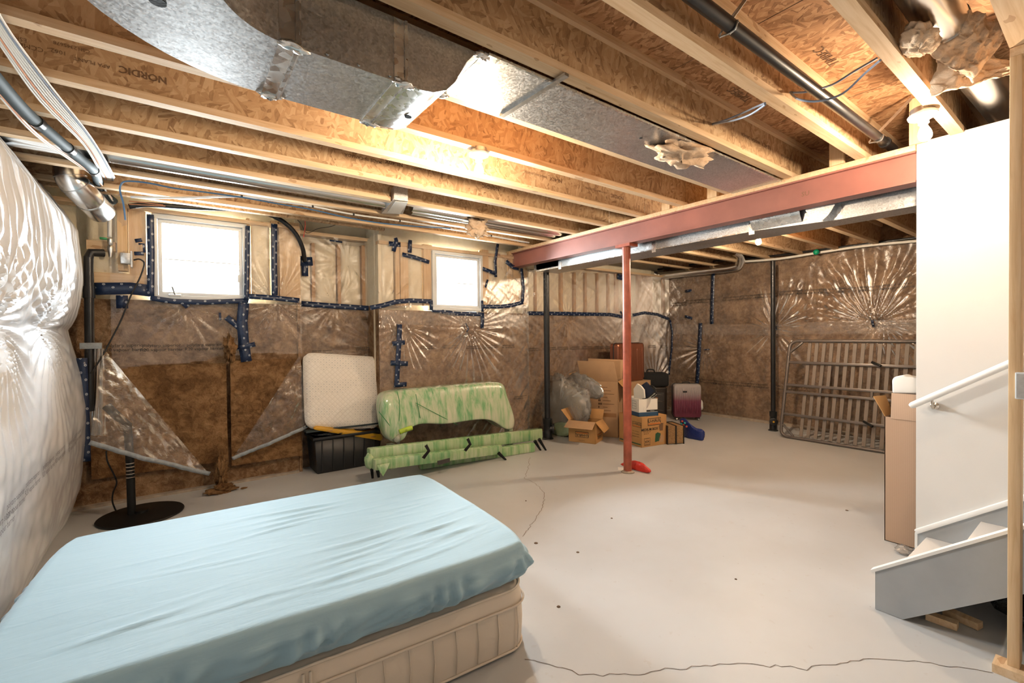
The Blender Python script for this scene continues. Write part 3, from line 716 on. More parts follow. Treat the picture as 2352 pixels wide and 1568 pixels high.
# beyond the beam: rectangular trunk with a raised transition
MB().box(4.05, 4.75, 5.09, 5.50, 2.56, 2.765).build('trim_5', 'wool_cream')['kind'] = 'structure'
rt = T('trunk_duct', 'long galvanized rectangular duct hung behind the red beam', 'duct', (4.4, 2.5, 2.45))
MB().box(4.19, 4.60, 2.01, 5.05, 2.451, 2.76).build('straight_run', 'galvanized', rt)
MB().box(4.19, 4.60, 4.55, 5.10, 2.47, 2.76).build('end_box', 'steel', rt)
MB().box(4.19, 4.43, -.5, 1.345, 2.415, 2.76).build('branch_run', 'galvanized', rt)
MB().prism([(4.19,2.01,2.451),(4.60,2.01,2.451),(4.43,1.345,2.415),(4.19,1.345,2.415)], (0,0,.33)).build('taper', 'galvanized', rt)
m = MB(); m.grid([[(4.185 - .05*math.sin(math.pi*k/10*.5), y, 2.451 + .09*k/10) for k in range(11)] for y in (1.60, 2.0)]); m.build('round_takeoff', 'duct_bright', rt, smooth=True)
MB().grid([[(4.11+.0*k, 1.345+.20*k/8, 2.415+.10*(k/8-.5)**2*4) for k in range(9)], [(4.11, 1.345+.20*k/8, 2.62) for k in range(9)]]).build('curved_cheek', 'galvanized', rt)
for y in (2.01, 1.345, 3.05, 4.55):
    MB().box(4.184, 4.19, y-.025, y+.025, 2.42, 2.53).build('seam', 'foil_tape', rt)
MB().box(4.186, 4.192, 2.01, 5.05, 2.447, 2.457).build('folded_edge', 'duct_bright', rt)
# silver duct under the joists by the far wall, elbow up
p0 = at(1520, 632, X=7.92); p1 = at(1682, 614, X=7.92)
pipe('round_duct', 'silver round duct with an upturned elbow along the brown wall', 'duct', smoothpath([p0 + Vector((-.2,.10,.03)), p0, p0.lerp(p1,.5), p1, p1 + Vector((-.02,-.14,.05)), p1 + Vector((-.14,-.20,.18)), p1 + Vector((-.35,-.2,.22))], 6), .075, 'duct_plain', n=20)
for k, (dz, r_, mt, lb) in enumerate(((0, .018, 'abs_black', 'black gas pipe running along the top of the brown wall'), (-.05, .020, 'cable_white', 'pale plastic pipe sagging below the black gas pipe'))):
    q = [at(x, y + (0 if k == 0 else dy), X=7.95) for x, y, dy in ((1440,628,8),(1560,612,8),(1640,600,8),(1700,595,6),(1790,586,8),(1880,574,6),(1990,560,4),(2110,545,8))][3 if k else 0:]
    pipe('wall_pipe', lb, 'pipe', smoothpath(q, 4), r_, mt, None, 12)
tag(MB().lathe(at(1876, 579, X=7.90), [(.035,0),(.045,.02),(.03,.05)], 10, (-1,0,0)).build('pipe_cap', 'green_plastic', smooth=True), 'small green cap on the pipe along the brown wall', 'cap')
# black drain stacks with clean-out caps
def stack(name, label, x, y, r, ztop, cap_dir, mat='abs_black'):
    t = T(name, label, 'pipe', (x, y, 0))
    MB().lathe((x,y,.02), [(r,0),(r,ztop-.02)], 20).build('pipe_run', mat, t, smooth='auto')
    MB().lathe((x,y,.0), [(r*2.1,0),(r*2.0,.012),(r*1.55,.02),(r*1.55,.10),(r*1.42,.11),(r*1.42,.22),(r*1.6,.23),(r*1.6,.30),(r*1.0,.305)], 20).build('cleanout_fitting', mat, t, smooth='auto')
    c = Vector((x,y,.15)); d = Vector(cap_dir).normalized()
    k = MB().lathe(c, [(r*1.2,0),(r*1.2,r*1.6),(r*1.75,r*1.65),(r*1.75,r*2.3),(r*1.5,r*2.4)], 20, d).build('cleanout_cap', mat, t, smooth='auto')
    MB().lathe(c + d*r*2.4, [(r*.5,0),(r*.45,r*.15)], 6, d).build('cap_mark', 'yellow_lid', k)
    return t
stack('drain_stack', 'black plastic drain stack with cap beside the green-wrapped sofa', 4.42, 5.10, .043, 2.62, (.75,-.66,0))
stack('drain_stack', 'thin black drain stack with cap standing before the brown wall', 7.55, 3.30, .034, 2.66, (-.75,-.4,0))
p = at(207, 850, Y=5.45); s3 = T('drain_stack', 'black drain pipe with grey taped joint in the window corner', 'pipe', (p.x, 5.45, 0))
MB().tube([(p.x-.01,5.45,.9), (p.x,5.45,1.5), (p.x+.005,5.45,2.26)], .034, 18).build('pipe_run', 'abs_black', s3, smooth='auto')
MB().lathe((p.x+.003,5.45,1.90), [(.042,0),(.042,.10)], 16).build('coupling', 'abs_black', s3, smooth='auto')
MB().tube([(p.x+.005,5.45,2.25), (p.x+.02,5.46,2.30), (p.x+.10,5.50,2.31)], .036, 14).build('elbow', 'abs_black', s3, smooth='auto')
MB().box(p.x-.06, p.x+.085, 5.40, 5.44, at(205,801,Y=5.42).z, at(205,787,Y=5.42).z).build('grey_tape', 'tape_grey', s3, bevel=.004)
# service bundle down the left side: hose, cables, copper
def lp(pts): return [at(x, y, X=X_) if Y_ is None else at(x, y, Y=Y_) for x, y, X_, Y_ in pts]
hp = smoothpath([at(-60,120,Z=2.725), at(0,192,Z=2.725), at(60,258,Z=2.728), at(120,310,Z=2.73), at(170,352,Z=2.735), at(214,390,Z=2.735), at(226,418,Y=4.95), at(238,442,Y=5.25), at(262,462,Y=5.42)], 6)
hs = T('service_hose', 'thick black insulated hose strapped along the ceiling edge', 'hose', hp[0]); MB().tube(hp, .030, 14).build('hose_run', 'hose_grey', hs, smooth=True)
for k in (14, 22, 30, 36): MB().tube([hp[k], hp[k+1]], .034, 14).build('strap', 'abs_black', hs, smooth='auto')
for k in range(9):
    o = k*5.2; mt = ('cable_white','cable_white','copper','cable_white','cable_white','cable_white','cable_white','cable_grey','cable_white','cable_blue')[k]
    q = [at(-72+o*1.0,-10-o*.3,Z=2.75), at(-2+o*.62,100-o*.62,Z=2.75), at(92+o*.75,232-o*.62,Z=2.752), at(190+o*.50,330-o*.30,Z=2.755), at(226+o*.80,388+o*.28,Z=2.755), at(238+o*.55,408+o*.05,Y=4.9), at(246+o*.35,425,Y=5.2), at(264,440-k*1.2,Y=5.44)]
    pipe('cable', {'copper': 'copper-coloured cable in the bundle along the ceiling edge', 'cable_grey': 'grey cable in the bundle along the ceiling edge', 'cable_blue': 'blue cable in the bundle along the ceiling edge'}.get(mt, 'white cable in the bundle along the ceiling edge'), 'cable', smoothpath(q, 4), .0045, mt, 'cable bundle along the ceiling edge', 6)
for k in range(2):
    q = [at(0,214+7*k,Z=2.715), at(60,284+5*k,Z=2.715), at(110,328+4*k,Z=2.715), at(165,366+3*k,Z=2.72), at(213,402,Z=2.725), at(236,428,Y=5.0), at(262,462+4*k,Y=5.42)]
    pipe('cable', ('copper-coloured cable just under the black hose', 'white cable just under the black hose')[k], 'cable', smoothpath(q, 4), .0065, ('copper','cable_white')[k], None, 6)
# silver elbow duct in the corner
q = [at(152,325,Y=4.80), at(160,372,Y=4.80), at(160,400,Y=4.80), at(172,424,Y=4.82), at(205,458,Y=4.92), at(232,486,Y=5.10)]
ed = T('elbow_duct', 'silver round elbow duct in the corner above the white plastic', 'duct', q[1])
MB().tube(smoothpath(q, 5), .095, 26).build('elbow', 'duct_plain', ed, smooth='auto')
for f_ in (6, 11, 15, 20):
    P_ = smoothpath(q, 5); MB().tube([P_[f_], P_[f_].lerp(P_[f_+1], .35)], .0985, 26).build('gore_seam', 'steel', ed, smooth='auto')

# ------------------------------------------------------------------ insulated outer walls
def win_rect(px4, Y): 
    P = [at(x, y, Y=Y) for x, y in px4]; return min(p.x for p in P), max(p.x for p in P), sum(p.z for p in P[2:])/2, sum(p.z for p in P[:2])/2
WA = win_rect(((350,492),(566,515),(352,690),(562,690)), YA-.03)
WB = win_rect(((993,574),(1105,588),(993,713),(1108,714)), YC-.03)
XA0, XA1 = -1.30, at(692,900,Y=YA).x
XB1 = at(872,800,Y=YB).x; XC0 = at(872,800,Y=YC).x; XC1 = at(1211,800,Y=YC).x
XD1 = XR+.1
WBS = []
for y_, x_ in ((YA, 0), (YB, 1.6), (YC, 3), (YD, 6)):
    o = bpy.data.objects.new('wall_back', None); COL.objects.link(o); o.location = (x_, y_, 0); struct(o); WBS.append(o)
wA, wB_, wC, wD = WBS
def sec(Y): return min(WBS, key=lambda o: abs(o.location.y - Y))
def slab(name, mat, x0, x1, z0, z1, Y, seed, amp=.02, res=.035, hole=None, thick=.10):
    nx = max(4, int((x1-x0)/res)); nz = max(4, int((z1-z0)/res))
    u, v = np.meshgrid(np.linspace(x0,x1,nx), np.linspace(z0,z1,nz)); h = (fbm(u*3, v*3, seed, 5)-.45)*2*amp
    m = MB(); m.grid(np.stack([u, Y - h, v], -1)); m.box(x0, x1, Y+.03, Y+thick, z0, z1)
    return m.build(name, mat, sec(Y), smooth='auto')
TAPE_A, TAPE_B, TAPE_C, TAPE_D = at(620,683,Y=YA).z, at(850,703,Y=YB).z, at(940,692,Y=YC).z, at(1300,720,Y=YD).z
slab('insulation_panel', 'wool_brown', XA0, XA1, 0, WA[2]-.01, YA+.02, 1, .03)
slab('insulation_panel', 'wool_brown', XA1-.02, XC0+.001, 0, TAPE_B, YB, 2)
slab('insulation_panel', 'wool_brown', XC0, XC1, 0, WB[2]-.01, YC, 3)
slab('insulation_panel', 'wool_brown', XC1-.1, XD1, 0, TAPE_D, YD, 4)
# exposed raw batts in the torn bay, with the dark gap between them
gx = at(525, 950, Y=YA-.06).x
slab('insulation_batt', 'wool_raw', at(205,900,Y=YA-.06).x, gx-.012, at(300,1090,Y=YA-.06).z, at(400,838,Y=YA-.06).z, YA-.05, 21, .030, .022)
slab('insulation_batt', 'wool_raw', gx+.022, XA1-.01, at(600,1060,Y=YA-.06).z, at(600,826,Y=YA-.06).z, YA-.05, 22, .030, .022)
# returns between the planes of the wall
MB().box(XA1-.03, XA1, YA-.01, YB+.1, 0, ZJ).build('return_panel', 'wool_brown', wA)
MB().box(XC0+.002, XC0+.04, YC+.02, YB+.1, 0, TAPE_C-.05).build('return_panel', 'wool_brown', wC); MB().box(XC0+.002, XC0+.04, YC+.02, YB+.1, TAPE_C-.05, ZJ).build('return_panel', 'wool_cream', wC)
MB().box(XC1-.04, XC1, YC+.02, YD+.1, 0, ZJ-.25).build('return_panel', 'wool_brown', wC)
# backing behind the framed band, open at the windows
def backing(x0, x1, z0, z1, Y, hole=None):
    m = MB()
    if hole:
        a, b, c, d = hole; m.box(x0, a, Y, Y+.05, z0, z1); m.box(b, x1, Y, Y+.05, z0, z1); m.box(a, b, Y, Y+.05, z0, c); m.box(a, b, Y, Y+.05, d, z1)
    else: m.box(x0, x1, Y, Y+.05, z0, z1)
    m.build('sheathing', 'wool_cream', sec(Y-.14))
backing(-1.4, XA1, 0, ZD, YA+.14, WA); backing(XA1-.05, XC0+.05, 0, ZD, YB+.14); backing(XC0, XC1, 0, ZD, YC+.14, WB); backing(XC1-.03, 8.3, 0, ZD, YD+.14)
MB().box(XC1-.05, XC1, YC+.05, YD+.2, 0, ZD).build('sheathing', 'wool_cream', wC)
MB().box(XA1-.02, XA1+.02, YA+.1, YB+.2, 0, ZD).build('sheathing', 'wool_cream', wB_)
MB().box(XC0+.045, XC0+.06, YC+.1, YB+.2, 0, ZD).build('sheathing', 'wool_cream', wB_)
# framed band: cream batts between pine studs
def band(Y, spec, yt, yb):
    for x0, x1, kind in spec:
        a = at(x0, yt(x0), Y=Y); b = at(x1, yb(x1), Y=Y)
        if kind == 's': MB().box(a.x, b.x, Y-.012, Y+.08, b.z-.02, a.z).build('stud', 'stud_tan' if Y in (YB, YD) else 'pine_upright', sec(Y))
        else:
            n = 9; u, v = np.meshgrid(np.linspace(0,1,n), np.linspace(0,1,14)); bl = np.sqrt(np.clip(np.minimum(u,1-u)*6,0,1))*np.sqrt(np.clip(np.minimum(v,1-v)*10,0,1))
            P = np.stack([a.x + (b.x-a.x)*u, Y + .03 - .035*bl - (fbm(u*3,v*5,int(x0),3)-.5)*.012, b.z - .02 + (a.z-b.z+.02)*v], -1)
            MB().grid(P).build('batt', 'wool_cream', sec(Y), smooth=True)
band(YA, [(196,266,'b'),(295,338,'s'),(566,576,'s'),(576,622,'b'),(622,640,'s'),(640,690,'s')], lambda x: 470+(x-200)*.085, lambda x: 668+(x-200)*.03)
for x0, y0, x1, y1 in ((198,550,266,577),(216,624,342,656)):
    a, b = at(x0,y0,Y=YA-.05), at(x1,y1,Y=YA-.05); MB().box(a.x, b.x, YA-.05, YA+.03, b.z, a.z).build('blocking', 'pine', wA)
a, b = at(267,422,Y=YA-.07), at(294,622,Y=YA-.07); MB().box(a.x, b.x, YA-.07, YA+.03, b.z, ZJ+.02).build('stud', 'pine_upright', wA)
band(YB, [(683,715,'b'),(715,724,'s'),(724,774,'b'),(774,783,'s'),(783,830,'b'),(830,839,'s'),(839,868,'b'),(868,878,'s')], lambda x: 556+(x-683)*.05, lambda x: 692+(x-683)*.06)
band(YC, [(876,907,'b'),(907,918,'s'),(918,938,'s'),(938,972,'b'),(972,993,'s'),(1106,1122,'s'),(1122,1168,'b'),(1168,1177,'s'),(1177,1211,'s')], lambda x: 552+(x-876)*.09, lambda x: 698)
band(YD, [(1208,1228,'b'),(1228,1232,'s'),(1232,1286,'b'),(1286,1292,'s'),(1292,1317,'b'),(1317,1322,'s'),(1322,1342,'b'),(1342,1347,'s'),(1347,1370,'b'),(1370,1374,'s'),(1374,1395,'b'),(1395,1399,'s'),(1399,1412,'b'),(1412,1420,'s'),(1420,1463,'b'),(1463,1474,'s'),(1474,1498,'s'),(1498,1521,'b'),(1521,1526,'s'),(1526,1540,'b')], lambda x: 622+(x-1210)*.03, lambda x: 716)
# top plates and headers
MB().box(XA0, XA1, YA-.05, YA+.09, WA[3]+.012, WA[3]+.05).build('top_plate', 'pine', wA)
MB().box(XA1, XC0+.1, YB-.03, YB+.09, at(780,548,Y=YB).z, at(780,548,Y=YB).z+.04).build('top_plate', 'pine', wB_)
MB().box(XC0, XC1, YC-.03, YC+.09, WB[3]+.01, WB[3]+.05).build('top_plate', 'pine', wC)
MB().box(XC1, 8.2, YD-.03, YD+.09, at(1400,624,Y=YD).z, at(1400,624,Y=YD).z+.04).build('top_plate', 'pine', wD)
struct(MB().box(-1.25, XC0, 5.14, 5.20, ZJ+.0, ZD).build('trim_3', 'osb_web'))
struct(MB().box(-1.3, 8.2, 5.26, 5.9, ZD-.03, ZD-.001).build('trim_4', 'wool_cream'))
# sill plate and dirt line along the floor
MB().box(XA0, XA1-.04, YA-.045, YA+.05, 0, .022).build('sill_seal', 'concrete_ledge', wA)
struct(MB().box(XR-.05, XR+.01, -2, YD-.05, 0, .045).build('baseboard_right', 'concrete_ledge'))

# ---- windows
def window(name, R, Y, grid_z, crank):
    x0, x1, z0, z1 = R; o = bpy.data.objects.new(name, None); COL.objects.link(o); o.location = ((x0+x1)/2, Y, z0); struct(o)
    def ring(nm, a, b, c, d, t, ya, yb, mat):
        m = MB(); m.box(a,b,ya,yb,c,c+t); m.box(a,b,ya,yb,d-t,d); m.box(a,a+t,ya,yb,c+t,d-t); m.box(b-t,b,ya,yb,c+t,d-t); return m.build(nm, mat, o, bevel=.003)
    ring('frame', x0, x1, z0, z1, .040, Y-.02, Y+.14, 'vinyl_white')
    ring('sash', x0+.042, x1-.042, z0+.042, z1-.042, .034, Y+.01, Y+.06, 'vinyl_white')
    MB().box(x0+.07, x1-.07, Y+.035, Y+.041, z0+.07, z1-.07).build('pane', 'glass', o)
    MB().box(x0+.07, x1-.07, Y+.03, Y+.046, grid_z-.005, grid_z+.005).build('glazing_bar', 'vinyl_white', o)
    if crank:
        c = at(402, 684, Y=Y-.03); k = MB().box(c.x-.05, c.x+.05, Y-.035, Y-.01, z0+.03, z0+.052).build('crank', 'vinyl_white', o, bevel=.005)
        MB().bar((c.x, Y-.04, z0+.05), (c.x-.02, Y-.075, z0+.125), .012, .010).build('crank_handle', 'steel', k)
        c = at(548, 640, Y=Y); MB().box(c.x-.008, c.x+.012, Y-.01, Y+.02, c.z-.04, c.z+.04).build('latch', 'vinyl_white', o, bevel=.004)
    return o
window('window_1', WA, YA-.03, at(450,600,Y=YA).z, True)
window('window_2', WB, YC-.03, at(1045,650,Y=YC).z, False)

# ---- clear plastic sheeting, tape and print
def pleats(u, v, centres, seed):
    def ridge(a, su, sv, sd): return (1-np.abs(2*fbm((u*math.cos(a)+v*math.sin(a))*su, (v*math.cos(a)-u*math.sin(a))*sv, sd, 3)-1+.06))**5
    h = (fbm(u*4, v*3, seed, 4)-.5)*.016 + .012*ridge(.9, 1.6, 7, seed+4)*fbm(u*1.2, v*1.2, seed+5, 2) + .010*ridge(-.6, 1.8, 8, seed+6)*fbm(u*1.3, v*1.3, seed+7, 2)
    for cx_, cz_, am, R_, k, *dr in centres:
        du, dv = u-cx_, v-cz_; r = np.hypot(du, dv)+1e-4; an = np.arctan2(dv, du)
        wgt = 1 if not dr else .25+.75*np.clip(np.cos(an-dr[0]), 0, 1)
        h = h + wgt*am*np.exp(-(r/R_)**2)*np.sin(an*k + 9*fbm(an*2.2+7, r*.8, seed+3, 3))*np.clip(r/.06, 0, 1)*np.clip(1.7*fbm(an*1.4+cx_*3, r*1.5, seed+8, 2)+.12, 0, 1) - .02*np.exp(-(r/.10)**2)
    return h
HF = {}
def polysheet(name, label, plane, val, a0, a1, z0, z1, centres, seed, holes=(), res=.016, mat='poly', low=None, gap=.035, vfold=0, left=None):
    na = int(abs(a1-a0)/res)+2; nz = int((z1-z0)/res)+2
    u, v = np.meshgrid(np.linspace(a0,a1,na), np.linspace(z0,z1,nz)); h = gap + pleats(u, v, centres, seed)
    if vfold: h = h + vfold*np.sin(u*46 + 4*fbm(u*3, v, seed, 2))*np.clip((v-1.55)/.5, 0, 1)*(1-np.clip((v-2.2)/.4, 0, 1))*np.clip((4.2-u)/1.2, 0, 1)
    P = np.stack([u, val-h, v], -1) if plane == 'Y' else np.stack([val-h, u, v], -1)
    m = MB(); idx = {}; vs = []; fs = []
    for j in range(nz-1):
        for i in range(na-1):
            uc, vc = u[j,i], v[j,i]
            if any(a < uc < b and c < vc < d for a, b, c, d in holes): continue
            if low is not None and vc < low(uc): continue
            q = []
            for jj, ii in ((j,i),(j,i+1),(j+1,i+1),(j+1,i)):
                k = jj*na+ii
                if k not in idx: idx[k] = len(vs); vs.append(tuple(P[jj,ii]))
                q.append(idx[k])
            fs.append(tuple(q))
    m.add(vs, fs); o = tag(m.build(name, mat, smooth=True), label, 'plastic sheet')
    HF[o.name] = (plane, val, u[0], v[:,0], h); return o
def lift(o, x, y):
    """point on the face of a sheet seen at a pixel"""
    plane, val, ua, va, h = HF[o.name]; p = at(x, y, **{plane: val-.04})
    for _ in range(3):
        a = p.x if plane == 'Y' else p.y; i = int(np.clip(np.searchsorted(ua, a) if ua[0] < ua[-1] else 0, 2, len(ua)-3)); j = int(np.clip(np.searchsorted(va, p.z), 2, len(va)-3))
        p = at(x, y, **{plane: val - float(h[j-2:j+3, i-2:i+3].max()) - .004})
    return p
def C(lst, plane, val): 
    out = []
    for x, y, am, R_, k, *dr in lst:
        p = at(x, y, **{plane: val}); out.append((p.x if plane == 'Y' else p.y, p.z, am, R_, k, *dr))
    return out
edge = {'x': [at(x, 840, Y=YA).x for x in (258,300,345,400,470,500,540,600,690)], 'z': [at(300, y, Y=YA).z for y in (848,845,838,840,835,822,825,820,826)]}
pA = polysheet('plastic_sheet', 'clear plastic sheet with a ragged hem hanging below the large window', 'Y', YA-.03, at(258,800,Y=YA).x, XA1, 1.0, WA[3]+.02,
    C([(632,700,.018,.45,20),(420,700,.012,.4,18)], 'Y', YA), 31, [WA], low=lambda x: np.interp(x, edge['x'], edge['z']))
pB = polysheet('plastic_sheet', 'clear plastic sheet behind the leaning quilted pad and storage tote', 'Y', YB, XA1, XC0, .02, at(780,548,Y=YB).z,
    C([(800,600,.008,.4,18),(885,800,.020,.6,30),(770,700,.010,.4,16)], 'Y', YB), 33)
pC = polysheet('plastic_sheet', 'clear plastic sheet gathered under the small window behind the green sofa', 'Y', YC, XC0-.02, XC1, .02, WB[3]+.06,
    C([(1075,752,.040,.5,34,-1.4),(925,748,.028,.42,28,-.9),(880,700,.012,.4,20)], 'Y', YC), 35, [WB])
pD = polysheet('plastic_sheet', 'clear plastic sheet over the cream batts behind the cardboard boxes', 'Y', YD, XC1-.01, XR, .02, at(1400,624,Y=YD).z,
    C([(1500,880,.012,.5,26),(1300,730,.008,.35,18)], 'Y', YD), 37, mat='poly_soft')
pR = polysheet('plastic_sheet', 'pleated clear plastic sheet covering the brown wall behind the bed frame', 'X', XR, .2, YD, .02, at(1800,590,X=XR).z,
    C([(2007,745,.060,.8,30,1.5),(2030,735,.030,.6,24,-2.6),(1778,755,.040,.6,26,2.2),(1778,760,.02,.5,20,.2),(1625,800,.026,.5,24,-.7)], 'X', XR), 39, vfold=.009)
def strip(parent, plane, val, pts, wd=.06, mat='tape_navy', name='tape', off=.038):
    nr = {'Y': (0,-1,0), 'X': (-1,0,0)}[plane]
    P = [lift(parent, x, y) if parent is not None and parent.name in HF else at(x, y, **{plane: val-off}) for x, y in pts]; Q = []
    for i in range(len(P)-1):
        n = max(1, int((P[i+1]-P[i]).length/.05))
        for k in range(n): Q.append(P[i].lerp(P[i+1], k/n) + Vector(nr)*random.uniform(0,.006))
    Q.append(P[-1]); return MB().ribbon(Q, wd, nr).build(name, mat, parent, smooth=True, solid=.0012)
for pts, wd in (([(218,663),(300,662),(346,668)],.11), ([(345,492),(347,580),(346,680)],.055), ([(345,684),(400,692),(470,694),(570,690)],.05), ([(569,518),(568,600),(566,690)],.045),
                ([(570,680),(630,684),(688,690)],.055), ([(630,514),(630,600),(631,678)],.062), ([(560,695),(556,740),(560,790),(566,830)],.10), ([(520,728),(560,760)],.06), ([(545,800),(586,790)],.05), ([(280,678),(281,708)],.085), ([(505,718),(506,735)],.02), ([(418,692),(432,705)],.05),([(318,560),(330,560),(332,580)],.02),([(310,553),(326,551)],.035),([(308,582),(330,582)],.035)):
    strip(pA, 'Y', YA-.03, pts, wd, off=.05)
for pts, wd in (([(692,697),(760,702),(852,708)],.062), ([(757,552),(786,556)],.02)): strip(pB, 'Y', YB, pts, wd)
for pts, wd in (([(850,707),(880,701),(908,693),(940,690),(992,692)],.055), ([(1107,704),(1150,704),(1175,701),(1202,694)],.055), ([(1200,693),(1202,660),(1198,616)],.052), ([(992,712),(1040,719),(1112,722)],.055),
                ([(1108,722),(1107,754)],.055), ([(918,744),(916,790),(913,840),(911,888)],.062), ([(901,789),(930,786)],.055), ([(897,833),(937,835)],.06), ([(905,884),(934,882)],.055),
                ([(908,546),(910,552),(904,577)],.05), ([(893,559),(920,562)],.055), ([(942,551),(941,580)],.05), ([(924,584),(950,590),(986,602)],.05), ([(1143,560),(1137,600),(1139,636)],.045), ([(1107,616),(1138,628)],.05), ([(1120,642),(1115,660)],.03), ([(1070,742),(1076,755),(1072,762)],.02), ([(1162,600),(1178,613),(1192,616)],.06),([(990,690),(991,712)],.05),([(1107,690),(1108,716)],.04)):
    strip(pC, 'Y', YC, pts, wd)
for pts, wd in (([(1211,719),(1300,720),(1400,722),(1434,728)],.058), ([(1453,724),(1480,718),(1510,722),(1538,733)],.055), ([(1418,634),(1432,638)],.10), ([(1425,715),(1436,730)],.03)): strip(pD, 'Y', YD, pts, wd)
for pts, wd in (([(1638,628),(1636,690),(1635,744)],.07), ([(1609,742),(1606,800),(1601,885)],.075), ([(1574,669),(1588,667)],.05), ([(1573,726),(1590,731)],.05), ([(1539,735),(1544,760),(1543,800),(1536,860)],.045), ([(2003,735),(2007,752)],.03), ([(1781,748),(1783,758)],.03), ([(1618,803),(1630,802)],.02)):
    strip(pR, 'X', XR, pts, wd, off=.045)
# milky overlap bands
MB().ribbon([lift(pR, x, y) for x, y in ((1548,755),(1650,757),(1780,757),(1900,752),(2120,750))], .19, (-1,0,0)).build('overlap_band', 'poly', pR)
MB().ribbon([at(x, y, Y=YC-.05) for x, y in ((876,729),(900,729),(940,730),(1205,738))], .17, (0,-1,0)).build('overlap_band', 'poly', pC)
PR = 'polytarp superior\nR20 vapour barrier'
for parent, pl_, v_, xd, lst, s_ in ((pA,'Y',YA-.03,(1,0,0),[(288,798),(372,798),(470,796)],.042), (pB,'Y',YB,(1,0,0),[(655,803),(740,808),(840,800)],.032), (pC,'Y',YC,(1,0,0),[(985,797),(1037,796),(1088,797),(1130,795),(1168,795),(1195,912)],.030),
    (pD,'Y',YD,(1,0,0),[(1227,802),(1265,800),(1293,799),(1321,799),(1349,798),(1376,798),(1401,797),(1498,795),(1525,796)],.032),
    (pR,'X',XR,(0,-1,0),[(1560,698),(1593,692),(1624,690),(1682,685),(1722,681),(1760,678),(1818,671),(1860,669),(1910,667),(1960,664),(2010,661),(2060,656),(1595,871),(1625,875),(1660,879),(1700,882),(1740,885),(1800,890),(1845,893)],.048)):
    for x, y in lst:
        p = lift(parent, x, y); lettering(PR, s_, 'ink_black', p, xd, (0,0,1), parent, name='print')

# torn flaps of plastic before the exposed batts
def flap(name, label, tri, seed, n=46, out=.10, hem=None):
    a, b, c = [Vector(q) for q in tri]; vs = []; fs = []; idx = {}
    for j in range(n+1):
        for i in range(n+1-j):
            s_, t_ = i/n, j/n; p = a + (b-a)*s_ + (c-a)*t_
            h = out*4*(s_*(1-s_)*.5 + t_*(1-t_)*.5)*.5 + float((fbm(p.x*9, p.z*6, seed, 4)-.5)*.09) + .002*math.sin((p.x*1.2+p.z)*60+6*float(vnoise(p.x*6,p.z*6,seed))) + float((fbm(p.x*26, p.z*20, seed+5, 3)-.5)*.03)
            idx[i,j] = len(vs); vs.append((p.x, p.y-h, p.z))
    for j in range(n):
        for i in range(n-j):
            fs.append((idx[i,j], idx[i+1,j], idx[i,j+1]))
            if i+j < n-1: fs.append((idx[i+1,j], idx[i+1,j+1], idx[i,j+1]))
    o = tag(MB().add(vs, fs).build(name, 'poly', smooth=True), label, 'plastic sheet')
    if hem:
        e = [i for i in range(n+1)]
        pts = [vs[idx[i, n-i]] for i in range(n+1)] if hem == 'bc' else [vs[idx[i, 0]] for i in range(n+1)]
        MB().ribbon([Vector(p)+Vector((0,-.004,.012)) for p in pts], .038, (0,-1,0)).build('hem_tape', 'tape_grey', o, smooth=True, solid=.0012)
    return o
flap('plastic_flap', 'torn plastic flap with a grey taped hem hanging over the black stand', [at(238,800,Y=YA-.12), at(205,1020,Y=4.93), at(482,1090,Y=5.0)], 51, hem='bc')
flap('plastic_flap', 'torn plastic flap with a grey taped hem beside the quilted pad', [at(688,815,Y=YA-.10), at(533,1055,Y=YA-.12), at(712,978,Y=YA-.12)], 53, hem='bc')
fp = MB(); q = [at(x, y, Y=YA-.17) for x, y in ((212,800),(238,800),(243,1000),(205,1000))]
u = np.linspace(0,1,14); P = [[np.array(q[0].lerp(q[1],s_).lerp(q[3].lerp(q[2],s_),t_)) + np.array((0,-.02*math.sin(s_*16+t_*2),0)) for s_ in u] for t_ in np.linspace(0,1,20)]
tag(fp.grid(P).build('plastic_flap', 'poly_milky', smooth=True), 'narrow folded plastic strip hanging before the corner drain pipe', 'plastic sheet')
for k, (x, y, sx, sz_, sd) in enumerate(((508,1082,.055,.17,61),(508,1132,.115,.05,62),(527,800,.055,.12,63))):
    p = at(x, y, Y=YA-.16); c = (p.x, p.y - (.12 if k == 1 else 0), max(p.z, sz_*.55)); 
    fluff('wool_tuft', ('brown wool strand hanging out of the gap between the batts', 'brown wool tuft lying on the floor below the torn bay', 'brown wool knot poking out beside the navy tape')[k], c, sx, .07, sz_, sd, 'wool_raw', .9)
tag(fluff('wool_scrap', '', (*at(560,1120,Z=.01).xy, .008), .03, .015, .008, 64, 'wool_raw', .7), 'small brown wool scrap lying beside the tuft', 'scrap')
# navy tape on the corner edge
ct = strip(None, 'Y', YA-.30, [(188,822),(190,880),(194,960),(196,1060)], .07, off=.0); tag(ct, 'navy tape strip hanging in the corner by the white plastic', 'tape')

